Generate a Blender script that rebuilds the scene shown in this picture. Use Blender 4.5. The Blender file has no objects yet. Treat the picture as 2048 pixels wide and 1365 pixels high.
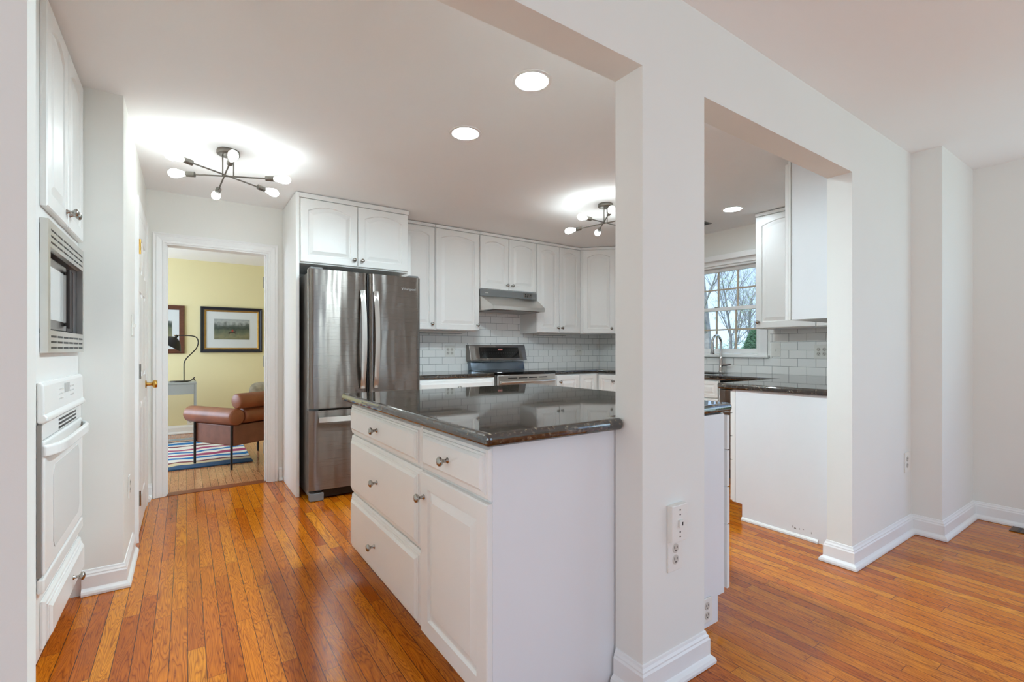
import bpy, bmesh, math, random
from mathutils import Vector, Matrix
PI = math.pi
random.seed(7)
scene = bpy.context.scene
COL = scene.collection

# ------------------------------------------------------------------ camera
CAM_H = 1.155
YAW = 34.54
cam_data = bpy.data.cameras.new('camera')
cam = bpy.data.objects.new('camera', cam_data)
COL.objects.link(cam)
cam_data.sensor_fit = 'HORIZONTAL'
cam_data.sensor_width = 36.0
cam_data.lens = 949.0 / 2048.0 * 36.0
cam_data.shift_y = (699.3 - 682.5) / 2048.0
cam_data.clip_start = 0.02
cam.location = (0, 0, CAM_H)
cam.rotation_euler = (math.radians(90), 0, math.radians(-YAW))
scene.camera = cam

# ------------------------------------------------------------------ colour management
scene.view_settings.view_transform = 'Standard'
scene.view_settings.look = 'None'
scene.view_settings.exposure = 1.34
scene.view_settings.gamma = 1.0
scene.view_settings.use_curve_mapping = False
scene.cycles.use_denoising = True
scene.cycles.max_bounces = 10
scene.cycles.diffuse_bounces = 6
scene.cycles.sample_clamp_indirect = 6.0

# ------------------------------------------------------------------ sky
world = bpy.data.worlds.new('sky')
scene.world = world
world.use_nodes = True
wn = world.node_tree.nodes; wl = world.node_tree.links
wn.clear()
w_out = wn.new('ShaderNodeOutputWorld'); w_bg = wn.new('ShaderNodeBackground')
w_tc = wn.new('ShaderNodeTexCoord'); w_sep = wn.new('ShaderNodeSeparateXYZ')
w_ramp = wn.new('ShaderNodeValToRGB')
w_ramp.color_ramp.elements[0].position = 0.0
w_ramp.color_ramp.elements[0].color = (0.55, 0.72, 0.95, 1)
w_ramp.color_ramp.elements[1].position = 0.30
w_ramp.color_ramp.elements[1].color = (0.42, 0.60, 0.95, 1)
w_noise = wn.new('ShaderNodeTexNoise'); w_noise.inputs['Scale'].default_value = 5.0
w_noise.inputs['Detail'].default_value = 6.0
w_cr = wn.new('ShaderNodeValToRGB')
w_cr.color_ramp.elements[0].position = 0.56; w_cr.color_ramp.elements[1].position = 0.70
w_mix = wn.new('ShaderNodeMixRGB'); w_mix.inputs['Color2'].default_value = (0.95, 0.95, 0.95, 1)
wl.new(w_tc.outputs['Generated'], w_sep.inputs[0]); wl.new(w_sep.outputs['Z'], w_ramp.inputs['Fac'])
wl.new(w_tc.outputs['Generated'], w_noise.inputs['Vector']); wl.new(w_noise.outputs['Fac'], w_cr.inputs['Fac'])
wl.new(w_ramp.outputs['Color'], w_mix.inputs['Color1']); wl.new(w_cr.outputs['Color'], w_mix.inputs['Fac'])
wl.new(w_mix.outputs['Color'], w_bg.inputs['Color']); wl.new(w_bg.outputs[0], w_out.inputs[0])
w_bg.inputs['Strength'].default_value = 0.74

# ------------------------------------------------------------------ daylight and added fill from outside the frame
def area(name, loc, rot, sx, sy, power, col):
    d = bpy.data.lights.new(name, 'AREA'); d.shape = 'RECTANGLE'; d.size = sx; d.size_y = sy
    d.energy = power; d.color = col
    o = bpy.data.objects.new(name, d); COL.objects.link(o)
    o.location = loc; o.rotation_euler = rot
    return o
DAY = (0.69, 0.95, 1.05)
area('daylight_dining_side', (4.44, -1.35, 1.15), (0, math.radians(128), 0), 1.9, 2.3, 9.5, DAY)
area('fill_dining_rear', (1.2, -3.44, 1.25), (math.radians(128), 0, 0), 3.2, 2.0, 9, DAY)  # added fill at an assumed rear opening, tilted up to brighten the ceilings
area('daylight_study', (-2.14, 6.6, 1.35), (0, math.radians(-90), 0), 1.6, 1.8, 24, (0.80, 0.94, 1.12))
area('fill_dining_left', (-3.36, -0.6, 1.3), (0, math.radians(-118), 0), 1.8, 2.2, 8, DAY)  # added fill from the left dining side, no window known there, tilted up
sun_d = bpy.data.lights.new('sun', 'SUN'); sun_d.energy = 1.1; sun_d.angle = math.radians(3); sun_d.color = (1, .96, .9)
sun = bpy.data.objects.new('sun', sun_d); COL.objects.link(sun)
sun.rotation_euler = (math.radians(48), 0, math.radians(-70))
BULB = 11.0
CAN = 238.0

# ------------------------------------------------------------------ materials
def s2l(c):
    return tuple(((v / 12.92) if v <= 0.04045 else ((v + 0.055) / 1.055) ** 2.4) for v in c)
def rgb(r, g, b):
    return s2l((r / 255.0, g / 255.0, b / 255.0)) + (1.0,)
def mat(name, col, rough=0.5, metal=0.0, spec=None, noise=0.0, nscale=20.0, bump=0.0, bscale=60.0, coat=0.0, emit=None, estr=0.0, vec=None):
    m = bpy.data.materials.new(name); m.use_nodes = True
    nt = m.node_tree; p = nt.nodes['Principled BSDF']
    p.inputs['Base Color'].default_value = col
    p.inputs['Roughness'].default_value = rough
    p.inputs['Metallic'].default_value = metal
    if spec is not None: p.inputs['Specular IOR Level'].default_value = spec
    if coat: p.inputs['Coat Weight'].default_value = coat; p.inputs['Coat Roughness'].default_value = 0.1
    tc = nt.nodes.new('ShaderNodeTexCoord')
    src = tc.outputs['Object']
    if vec:
        mp = nt.nodes.new('ShaderNodeMapping'); mp.inputs['Scale'].default_value = vec
        nt.links.new(src, mp.inputs['Vector']); src = mp.outputs['Vector']
    if noise:
        n = nt.nodes.new('ShaderNodeTexNoise'); n.inputs['Scale'].default_value = nscale
        n.inputs['Detail'].default_value = 5
        nt.links.new(src, n.inputs['Vector'])
        mx = nt.nodes.new('ShaderNodeMixRGB'); mx.blend_type = 'MULTIPLY'
        rp = nt.nodes.new('ShaderNodeValToRGB')
        rp.color_ramp.elements[0].position = 0.3; rp.color_ramp.elements[1].position = 0.7
        k = 1.0 - noise
        rp.color_ramp.elements[0].color = (k, k, k, 1); rp.color_ramp.elements[1].color = (1, 1, 1, 1)
        nt.links.new(n.outputs['Fac'], rp.inputs['Fac'])
        mx.inputs['Fac'].default_value = 1.0; mx.inputs['Color1'].default_value = col
        nt.links.new(rp.outputs['Color'], mx.inputs['Color2'])
        nt.links.new(mx.outputs['Color'], p.inputs['Base Color'])
    if bump:
        n2 = nt.nodes.new('ShaderNodeTexNoise'); n2.inputs['Scale'].default_value = bscale
        n2.inputs['Detail'].default_value = 4
        nt.links.new(src, n2.inputs['Vector'])
        b = nt.nodes.new('ShaderNodeBump'); b.inputs['Strength'].default_value = bump; b.inputs['Distance'].default_value = 0.002
        nt.links.new(n2.outputs['Fac'], b.inputs['Height']); nt.links.new(b.outputs['Normal'], p.inputs['Normal'])
    if emit:
        p.inputs['Emission Color'].default_value = emit; p.inputs['Emission Strength'].default_value = estr
    return m

M = {}
M['wall'] = mat('wall_paint', rgb(237, 235, 229), 0.75, spec=0.3, noise=0.02, nscale=2, bump=0.05, bscale=250)
M['ceiling'] = mat('ceiling_paint', rgb(247, 247, 247), 0.85, spec=0.2, noise=0.015, nscale=1.5, bump=0.05, bscale=200)
M['yellow'] = mat('yellow_paint', rgb(234, 225, 180), 0.75, spec=0.3, noise=0.03, nscale=2)
M['trim'] = mat('trim_paint', rgb(242, 241, 239), 0.38, noise=0.015, nscale=6, bump=0.05, bscale=90)
M['cab'] = mat('cabinet_paint', rgb(240, 239, 236), 0.33, noise=0.015, nscale=5, bump=0.04, bscale=70)
M['cabgrey'] = mat('cabinet_panel_paint', rgb(236, 237, 239), 0.35, noise=0.02, nscale=4)
M['white_app'] = mat('white_enamel', rgb(240, 240, 238), 0.18, noise=0.01, nscale=5)
M['white_glass'] = mat('white_oven_glass', rgb(222, 222, 220), 0.08, noise=0.01, nscale=5)
M['plate'] = mat('ivory_plastic', rgb(236, 233, 226), 0.3, noise=0.01, nscale=8)
M['dark'] = mat('black_plastic', rgb(22, 21, 21), 0.4, noise=0.2, nscale=30)
M['blackglass'] = mat('black_glass', rgb(14, 14, 15), 0.04, noise=0.1, nscale=9)
M['darkmatte'] = mat('brown_black_plastic', rgb(58, 50, 48), 0.45, spec=0.25, noise=0.1, nscale=30)
M['fade'] = mat('pale_print', rgb(214, 214, 212), 0.3, noise=0.02, nscale=30)
M['paleglass'] = mat('pale_display', rgb(176, 176, 174), 0.15, noise=0.03, nscale=30)
M['recept'] = mat('beige_receptacle', rgb(206, 200, 190), 0.35, noise=0.02, nscale=30)
M['greyplastic'] = mat('grey_plastic', rgb(120, 120, 120), 0.4, noise=0.05, nscale=12)
M['nickel'] = mat('brushed_nickel', rgb(176, 172, 166), 0.22, metal=1.0, noise=0.1, nscale=40)
M['chrome'] = mat('chrome', rgb(210, 210, 210), 0.1, metal=1.0, noise=0.05, nscale=20)
M['brass'] = mat('polished_brass', rgb(214, 170, 90), 0.18, metal=1.0, noise=0.1, nscale=30)
M['lampmetal'] = mat('pewter_lamp_metal', rgb(122, 116, 108), 0.45, metal=0.7, noise=0.1, nscale=40)
M['black_metal'] = mat('black_powdercoat', rgb(26, 26, 30), 0.35, noise=0.15, nscale=40)
M['leather'] = mat('cognac_leather', rgb(150, 88, 58), 0.38, noise=0.28, nscale=9, bump=0.5, bscale=22)
M['leather2'] = mat('cognac_leather_flat', rgb(132, 84, 66), 0.5, noise=0.22, nscale=11, bump=0.3, bscale=60)
M['desk'] = mat('grey_desk_paint', rgb(165, 170, 170), 0.45, noise=0.03, nscale=8)
M['pillow'] = mat('silver_fabric', rgb(190, 186, 178), 0.7, noise=0.4, nscale=25, bump=0.4, bscale=30)
M['frameblack'] = mat('dark_navy_frame', rgb(32, 36, 46), 0.35, noise=0.2, nscale=20)
M['framebrown'] = mat('mahogany_frame', rgb(98, 54, 36), 0.35, noise=0.35, nscale=14, vec=(1, 1, 6))
M['gold'] = mat('gold_leaf', rgb(186, 148, 84), 0.35, metal=0.6, noise=0.2, nscale=30)
M['mat'] = mat('mat_board', rgb(214, 220, 222), 0.7, noise=0.02, nscale=9)
M['red'] = mat('red_coat_paint', rgb(160, 62, 54), 0.7, noise=0.1, nscale=20)
M['horse'] = mat('dark_horse_paint', rgb(70, 60, 52), 0.7, noise=0.1, nscale=20)
M['bronze'] = mat('bronze_register', rgb(96, 70, 48), 0.4, metal=0.5, noise=0.1, nscale=30)
M['bark'] = mat('bark', rgb(172, 168, 166), 0.9, noise=0.4, nscale=6)
M['muntin'] = mat('muntin_paint', rgb(196, 180, 158), 0.5, noise=0.04, nscale=20)
M['leaf_a'] = mat('spring_leaf', rgb(190, 212, 170), 0.7, noise=0.4, nscale=3)
M['leaf_b'] = mat('evergreen_needles', rgb(120, 158, 118), 0.8, noise=0.5, nscale=3)
M['grass'] = mat('lawn', rgb(110, 130, 76), 0.9, noise=0.4, nscale=1.2)
M['threshold'] = mat('oak_threshold', rgb(140, 74, 36), 0.35, noise=0.3, nscale=8, vec=(1, 14, 1))
M['sidegrey'] = mat('fridge_side_grey', rgb(150, 146, 142), 0.4, metal=0.4, noise=0.03, nscale=10)
M['scuff'] = mat('scuffed_paint', rgb(150, 146, 142), 0.8, noise=0.5, nscale=60)

def emis(name, col, strength):
    m = mat(name, col, 0.3, noise=0.0, emit=col, estr=strength)
    return m
M['bulb'] = emis('lit_bulb', (0.86, 0.97, 0.98, 1), BULB)
M['can'] = emis('lit_lens', (0.78, 0.975, 1.06, 1), CAN)
M['can_low'] = emis('lit_lens_dim', (0.80, 0.95, 1.04, 1), 24.0)
M['bluegloss'] = mat('glossy_blue_black_steel', rgb(120, 132, 144), 0.12, metal=0.9, noise=0.1, nscale=9)
M['clock'] = emis('clock_digits', (0.45, 0.16, 0.14, 1), 0.10)

def steel(name, axis_scale, col=rgb(184, 178, 172), rough=0.24, wob=0.0):
    m = bpy.data.materials.new(name); m.use_nodes = True
    nt = m.node_tree; p = nt.nodes['Principled BSDF']
    p.inputs['Metallic'].default_value = 1.0; p.inputs['Base Color'].default_value = col
    p.inputs['Roughness'].default_value = rough
    tc = nt.nodes.new('ShaderNodeTexCoord'); mp = nt.nodes.new('ShaderNodeMapping'); mp.inputs['Scale'].default_value = axis_scale
    n = nt.nodes.new('ShaderNodeTexNoise'); n.inputs['Scale'].default_value = 1.0; n.inputs['Detail'].default_value = 6
    nt.links.new(tc.outputs['Object'], mp.inputs[0]); nt.links.new(mp.outputs[0], n.inputs['Vector'])
    mr = nt.nodes.new('ShaderNodeMapRange'); mr.inputs['To Min'].default_value = rough - .05; mr.inputs['To Max'].default_value = rough + .07
    nt.links.new(n.outputs['Fac'], mr.inputs['Value']); nt.links.new(mr.outputs[0], p.inputs['Roughness'])
    b = nt.nodes.new('ShaderNodeBump'); b.inputs['Strength'].default_value = 0.06; b.inputs['Distance'].default_value = 0.001
    nt.links.new(n.outputs['Fac'], b.inputs['Height'])
    if wob:
        n2 = nt.nodes.new('ShaderNodeTexNoise'); n2.inputs['Scale'].default_value = 3.2; n2.inputs['Detail'].default_value = 1
        mp2 = nt.nodes.new('ShaderNodeMapping'); mp2.inputs['Scale'].default_value = (3.0, 1, .55); nt.links.new(tc.outputs['Object'], mp2.inputs[0]); nt.links.new(mp2.outputs[0], n2.inputs['Vector'])
        b2 = nt.nodes.new('ShaderNodeBump'); b2.inputs['Strength'].default_value = wob; b2.inputs['Distance'].default_value = 0.02
        nt.links.new(n2.outputs['Fac'], b2.inputs['Height']); nt.links.new(b2.outputs[0], b.inputs['Normal'])
    nt.links.new(b.outputs[0], p.inputs['Normal'])
    p.inputs['Anisotropic'].default_value = 0.85; p.inputs['Anisotropic Rotation'].default_value = 0.25
    tg = nt.nodes.new('ShaderNodeTangent'); tg.direction_type = 'RADIAL'; tg.axis = 'Z'; nt.links.new(tg.outputs[0], p.inputs['Tangent'])
    return m
M['steel'] = steel('brushed_steel', (2, 2, 500), rgb(134, 127, 121), 0.28, wob=0.6)
M['steelh'] = steel('brushed_steel_bright', (4, 4, 300), rgb(214, 211, 206), 0.3)
M['steeld'] = steel('brushed_steel_dark', (300, 4, 300), rgb(150, 144, 140), 0.3)

def granite():
    m = bpy.data.materials.new('black_granite'); m.use_nodes = True
    nt = m.node_tree; N = nt.nodes; L = nt.links; p = N['Principled BSDF']
    tc = N.new('ShaderNodeTexCoord')
    v = N.new('ShaderNodeTexVoronoi'); v.inputs['Scale'].default_value = 95
    L.new(tc.outputs['Object'], v.inputs['Vector'])
    n = N.new('ShaderNodeTexNoise'); n.inputs['Scale'].default_value = 75; n.inputs['Detail'].default_value = 6; n.inputs['Roughness'].default_value = .65
    L.new(tc.outputs['Object'], n.inputs['Vector'])
    r = N.new('ShaderNodeValToRGB'); e = r.color_ramp.elements
    e[0].position = .38; e[0].color = rgb(12, 11, 11)
    e[1].position = .68; e[1].color = rgb(140, 126, 104)
    a = e.new(.50); a.color = rgb(38, 33, 30)
    a = e.new(.57); a.color = rgb(80, 69, 57)
    L.new(n.outputs['Fac'], r.inputs['Fac'])
    mx = N.new('ShaderNodeMixRGB'); mx.blend_type = 'MULTIPLY'; mx.inputs['Fac'].default_value = .65
    bw = N.new('ShaderNodeRGBToBW'); L.new(v.outputs['Color'], bw.inputs[0]); L.new(r.outputs[0], mx.inputs[1]); L.new(bw.outputs[0], mx.inputs[2])
    L.new(mx.outputs[0], p.inputs['Base Color'])
    p.inputs['Roughness'].default_value = 0.035
    p.inputs['Specular IOR Level'].default_value = 0.5; p.inputs['IOR'].default_value = 2.1
    return m
M['granite'] = granite()

def tiles(name, use_y, off):
    m = bpy.data.materials.new(name); m.use_nodes = True
    nt = m.node_tree; N = nt.nodes; L = nt.links; p = N['Principled BSDF']
    tc = N.new('ShaderNodeTexCoord'); sp = N.new('ShaderNodeSeparateXYZ'); cb = N.new('ShaderNodeCombineXYZ')
    L.new(tc.outputs['Object'], sp.inputs[0])
    ax = N.new('ShaderNodeMath'); ax.operation = 'ADD'; ax.inputs[1].default_value = 10 * .1524 + off
    L.new(sp.outputs['Y' if use_y else 'X'], ax.inputs[0]); L.new(ax.outputs[0], cb.inputs[0])
    az = N.new('ShaderNodeMath'); az.operation = 'SUBTRACT'; az.inputs[1].default_value = 0.92
    L.new(sp.outputs['Z'], az.inputs[0]); L.new(az.outputs[0], cb.inputs[1])
    b = N.new('ShaderNodeTexBrick'); b.offset = 0.5; b.squash = 1.0
    b.inputs['Scale'].default_value = 1.0
    b.inputs['Brick Width'].default_value = .1524; b.inputs['Row Height'].default_value = .0762
    b.inputs['Mortar Size'].default_value = .0016; b.inputs['Mortar Smooth'].default_value = 0.1
    b.inputs['Color1'].default_value = rgb(250, 248, 244); b.inputs['Color2'].default_value = rgb(246, 244, 241)
    b.inputs['Mortar'].default_value = rgb(140, 138, 136)
    L.new(cb.outputs[0], b.inputs['Vector'])
    L.new(b.outputs['Color'], p.inputs['Base Color'])
    bp = N.new('ShaderNodeBump'); bp.inputs['Strength'].default_value = .5; bp.inputs['Distance'].default_value = .001; bp.invert = True
    L.new(b.outputs['Fac'], bp.inputs['Height']); L.new(bp.outputs[0], p.inputs['Normal'])
    p.inputs['Roughness'].default_value = .14
    return m
M['tile_x'] = tiles('subway_tile_back', False, 0.03)
M['tile_y'] = tiles('subway_tile_window', True, 0.05)

def oak(name, tones, dark=0.0):
    """strip oak floor: boards run along Y, 57 mm wide, random lengths and tones"""
    m = bpy.data.materials.new(name); m.use_nodes = True
    nt = m.node_tree; N = nt.nodes; L = nt.links; p = N['Principled BSDF']
    def math_(op, a, b=None, c=None):
        n = N.new('ShaderNodeMath'); n.operation = op
        for i, v in enumerate((a, b, c)):
            if v is None: continue
            if isinstance(v, (int, float)): n.inputs[i].default_value = v
            else: L.new(v, n.inputs[i])
        return n.outputs[0]
    tc = N.new('ShaderNodeTexCoord'); sp = N.new('ShaderNodeSeparateXYZ'); L.new(tc.outputs['Object'], sp.inputs[0])
    W = .057
    u = math_('DIVIDE', math_('ADD', sp.outputs['X'], 20.0), W)
    row = math_('FLOOR', u); fu = math_('SUBTRACT', u, row)
    wn1 = N.new('ShaderNodeTexWhiteNoise'); wn1.noise_dimensions = '1D'; L.new(row, wn1.inputs['W'])
    yy = math_('ADD', math_('ADD', sp.outputs['Y'], 30.0), math_('MULTIPLY', wn1.outputs['Value'], 7.3))
    ln = math_('ADD', math_('MULTIPLY', wn1.outputs['Value'], .5), .62)
    v = math_('DIVIDE', yy, ln)
    seg = math_('FLOOR', v); fv = math_('SUBTRACT', v, seg)
    idc = N.new('ShaderNodeCombineXYZ'); L.new(row, idc.inputs[0]); L.new(seg, idc.inputs[1])
    wn2 = N.new('ShaderNodeTexWhiteNoise'); wn2.noise_dimensions = '2D'; L.new(idc.outputs[0], wn2.inputs['Vector'])
    # grain
    gc = N.new('ShaderNodeCombineXYZ')
    r1 = math_('MULTIPLY', wn2.outputs['Value'], 37.0)
    L.new(math_('ADD', math_('MULTIPLY', sp.outputs['X'], 1.0), r1), gc.inputs[0])
    L.new(math_('ADD', math_('MULTIPLY', sp.outputs['Y'], .09), r1), gc.inputs[1]); L.new(r1, gc.inputs[2])
    nz = N.new('ShaderNodeTexNoise'); nz.inputs['Scale'].default_value = 26; nz.inputs['Detail'].default_value = 1.5
    nz.inputs['Distortion'].default_value = .6
    L.new(gc.outputs[0], nz.inputs['Vector'])
    rings = math_('FRACT', math_('MULTIPLY', nz.outputs['Fac'], 16.0))
    grain = N.new('ShaderNodeValToRGB'); e = grain.color_ramp.elements
    e[0].position = 0.0; e[0].color = (.40, .30, .22, 1); e[1].position = 1.0; e[1].color = (.72, .64, .56, 1)
    a = e.new(.20); a.color = (.82, .76, .70, 1); a = e.new(.5); a.color = (1, 1, 1, 1)
    L.new(rings, grain.inputs['Fac'])
    fc = N.new('ShaderNodeCombineXYZ'); L.new(math_('MULTIPLY', sp.outputs['X'], 420.0), fc.inputs[0]); L.new(math_('MULTIPLY', sp.outputs['Y'], 14.0), fc.inputs[1]); L.new(r1, fc.inputs[2])
    fn = N.new('ShaderNodeTexNoise'); fn.inputs['Scale'].default_value = 1.0; fn.inputs['Detail'].default_value = 3
    L.new(fc.outputs[0], fn.inputs['Vector'])
    fr = N.new('ShaderNodeValToRGB'); fr.color_ramp.elements[0].position = .35; fr.color_ramp.elements[0].color = (.74, .70, .66, 1); fr.color_ramp.elements[1].position = .6
    L.new(fn.outputs['Fac'], fr.inputs['Fac'])
    tone = N.new('ShaderNodeValToRGB'); e = tone.color_ramp.elements
    e[0].position = 0; e[0].color = tones[0]; e[1].position = 1; e[1].color = tones[-1]
    for i, t in enumerate(tones[1:-1]):
        a = e.new((i + 1) / (len(tones) - 1)); a.color = t
    L.new(wn2.outputs['Value'], tone.inputs['Fac'])
    m1 = N.new('ShaderNodeMixRGB'); m1.blend_type = 'MULTIPLY'; m1.inputs['Fac'].default_value = 1.0
    L.new(tone.outputs[0], m1.inputs[1]); L.new(grain.outputs[0], m1.inputs[2])
    m2 = N.new('ShaderNodeMixRGB'); m2.blend_type = 'MULTIPLY'; m2.inputs['Fac'].default_value = .7
    L.new(m1.outputs[0], m2.inputs[1]); L.new(fr.outputs[0], m2.inputs[2])
    # seams between boards
    eu = math_('MINIMUM', fu, math_('SUBTRACT', 1.0, fu))
    su = math_('LESS_THAN', eu, 0.022)
    ev = math_('MULTIPLY', math_('MINIMUM', fv, math_('SUBTRACT', 1.0, fv)), ln)
    sv = math_('LESS_THAN', ev, 0.0011)
    seam = math_('MAXIMUM', su, math_('MULTIPLY', sv, .8))
    m3 = N.new('ShaderNodeMixRGB'); m3.inputs[2].default_value = rgb(52, 24, 10)
    L.new(math_('MULTIPLY', seam, .85), m3.inputs[0]); L.new(m2.outputs[0], m3.inputs[1])
    L.new(m3.outputs[0], p.inputs['Base Color'])
    bp = N.new('ShaderNodeBump'); bp.inputs['Strength'].default_value = .35; bp.inputs['Distance'].default_value = .001; bp.invert = True
    L.new(seam, bp.inputs['Height']); L.new(bp.outputs[0], p.inputs['Normal'])
    p.inputs['Roughness'].default_value = .17
    p.inputs['Specular IOR Level'].default_value = .45
    return m
M['oak'] = oak('oak_strip_floor', [rgb(208, 112, 16), rgb(226, 136, 24), rgb(216, 122, 18), rgb(234, 148, 32), rgb(212, 116, 18), rgb(190, 96, 12), rgb(224, 130, 20)])
M['oak_study'] = oak('oak_strip_floor_study', [rgb(196, 132, 88), rgb(214, 156, 112), rgb(202, 140, 94), rgb(222, 168, 124)])

def glass():
    m = bpy.data.materials.new('window_glass'); m.use_nodes = True
    nt = m.node_tree; N = nt.nodes; L = nt.links
    N.clear()
    o = N.new('ShaderNodeOutputMaterial'); mx = N.new('ShaderNodeMixShader'); t = N.new('ShaderNodeBsdfTransparent'); g = N.new('ShaderNodeBsdfGlossy')
    g.inputs['Roughness'].default_value = 0.02; t.inputs['Color'].default_value = (.97, .99, .98, 1)
    f = N.new('ShaderNodeFresnel'); f.inputs['IOR'].default_value = 1.25
    L.new(f.outputs[0], mx.inputs[0]); L.new(t.outputs[0], mx.inputs[1]); L.new(g.outputs[0], mx.inputs[2]); L.new(mx.outputs[0], o.inputs[0])
    return m
M['glass'] = glass()

def rug_mat():
    m = bpy.data.materials.new('striped_rug'); m.use_nodes = True
    nt = m.node_tree; N = nt.nodes; L = nt.links; p = N['Principled BSDF']
    tc = N.new('ShaderNodeTexCoord'); sp = N.new('ShaderNodeSeparateXYZ'); L.new(tc.outputs['Object'], sp.inputs[0])
    cb = N.new('ShaderNodeCombineXYZ'); L.new(sp.outputs['X'], cb.inputs[0])
    my = N.new('ShaderNodeMath'); my.operation = 'MULTIPLY'; my.inputs[1].default_value = .8; L.new(sp.outputs['Y'], my.inputs[0]); L.new(my.outputs[0], cb.inputs[1])
    n = N.new('ShaderNodeTexNoise'); n.inputs['Scale'].default_value = 2.2; n.inputs['Detail'].default_value = 2; L.new(cb.outputs[0], n.inputs['Vector'])
    a = N.new('ShaderNodeMath'); a.operation = 'MULTIPLY_ADD'; a.inputs[1].default_value = .40; L.new(n.outputs['Fac'], a.inputs[0]); L.new(sp.outputs['Y'], a.inputs[2])
    s = N.new('ShaderNodeMath'); s.operation = 'SUBTRACT'; s.inputs[1].default_value = .20; L.new(a.outputs[0], s.inputs[0])
    d = N.new('ShaderNodeMath'); d.operation = 'DIVIDE'; d.inputs[1].default_value = 1.62; L.new(s.outputs[0], d.inputs[0])
    r = N.new('ShaderNodeValToRGB'); r.color_ramp.interpolation = 'CONSTANT'; e = r.color_ramp.elements
    W_ = rgb(226, 224, 216); B_ = rgb(20, 112, 176); D_ = rgb(44, 78, 116); R_ = rgb(160, 62, 104); K_ = rgb(112, 36, 56); T_ = rgb(214, 196, 160)
    st = [(0, D_), (.075, T_), (.15, K_), (.19, W_), (.27, B_), (.33, W_), (.37, R_), (.44, W_), (.50, B_), (.545, W_), (.60, R_), (.65, W_), (.73, K_), (.77, W_), (.84, B_), (.92, W_), (.96, D_)]
    e[0].position = 0; e[0].color = st[0][1]; e[1].position = st[1][0]; e[1].color = st[1][1]
    for pz, c in st[2:]:
        q = e.new(pz); q.color = c
    L.new(d.outputs[0], r.inputs['Fac']); L.new(r.outputs[0], p.inputs['Base Color'])
    n2 = N.new('ShaderNodeTexNoise'); n2.inputs['Scale'].default_value = 300; L.new(tc.outputs['Object'], n2.inputs['Vector'])
    b = N.new('ShaderNodeBump'); b.inputs['Strength'].default_value = .6; b.inputs['Distance'].default_value = .004; L.new(n2.outputs['Fac'], b.inputs['Height']); L.new(b.outputs[0], p.inputs['Normal'])
    p.inputs['Roughness'].default_value = .95
    return m
M['rug'] = rug_mat()

def print_mat():
    m = bpy.data.materials.new('landscape_print'); m.use_nodes = True
    nt = m.node_tree; N = nt.nodes; L = nt.links; p = N['Principled BSDF']
    tc = N.new('ShaderNodeTexCoord'); sp = N.new('ShaderNodeSeparateXYZ'); L.new(tc.outputs['Object'], sp.inputs[0])
    n = N.new('ShaderNodeTexNoise'); n.inputs['Scale'].default_value = 13; n.inputs['Detail'].default_value = 5; L.new(tc.outputs['Object'], n.inputs['Vector'])
    a = N.new('ShaderNodeMath'); a.operation = 'MULTIPLY_ADD'; a.inputs[1].default_value = .16; L.new(n.outputs['Fac'], a.inputs[0]); L.new(sp.outputs['Z'], a.inputs[2])
    d = N.new('ShaderNodeMath'); d.operation = 'MULTIPLY_ADD'; d.inputs[1].default_value = 2.6; d.inputs[2].default_value = -.12; L.new(a.outputs[0], d.inputs[0])
    r = N.new('ShaderNodeValToRGB'); e = r.color_ramp.elements
    e[0].position = 0; e[0].color = rgb(96, 96, 74); e[1].position = 1; e[1].color = rgb(186, 190, 186)
    for pz, c in ((.2, rgb(130, 128, 98)), (.35, rgb(96, 104, 84)), (.5, rgb(58, 70, 62)), (.62, rgb(84, 92, 88)), (.74, rgb(170, 176, 174)), (.86, rgb(150, 158, 160))):
        q = e.new(pz); q.color = c
    L.new(d.outputs[0], r.inputs['Fac']); L.new(r.outputs[0], p.inputs['Base Color']); p.inputs['Roughness'].default_value = .3
    return m
M['print'] = print_mat()

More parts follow.
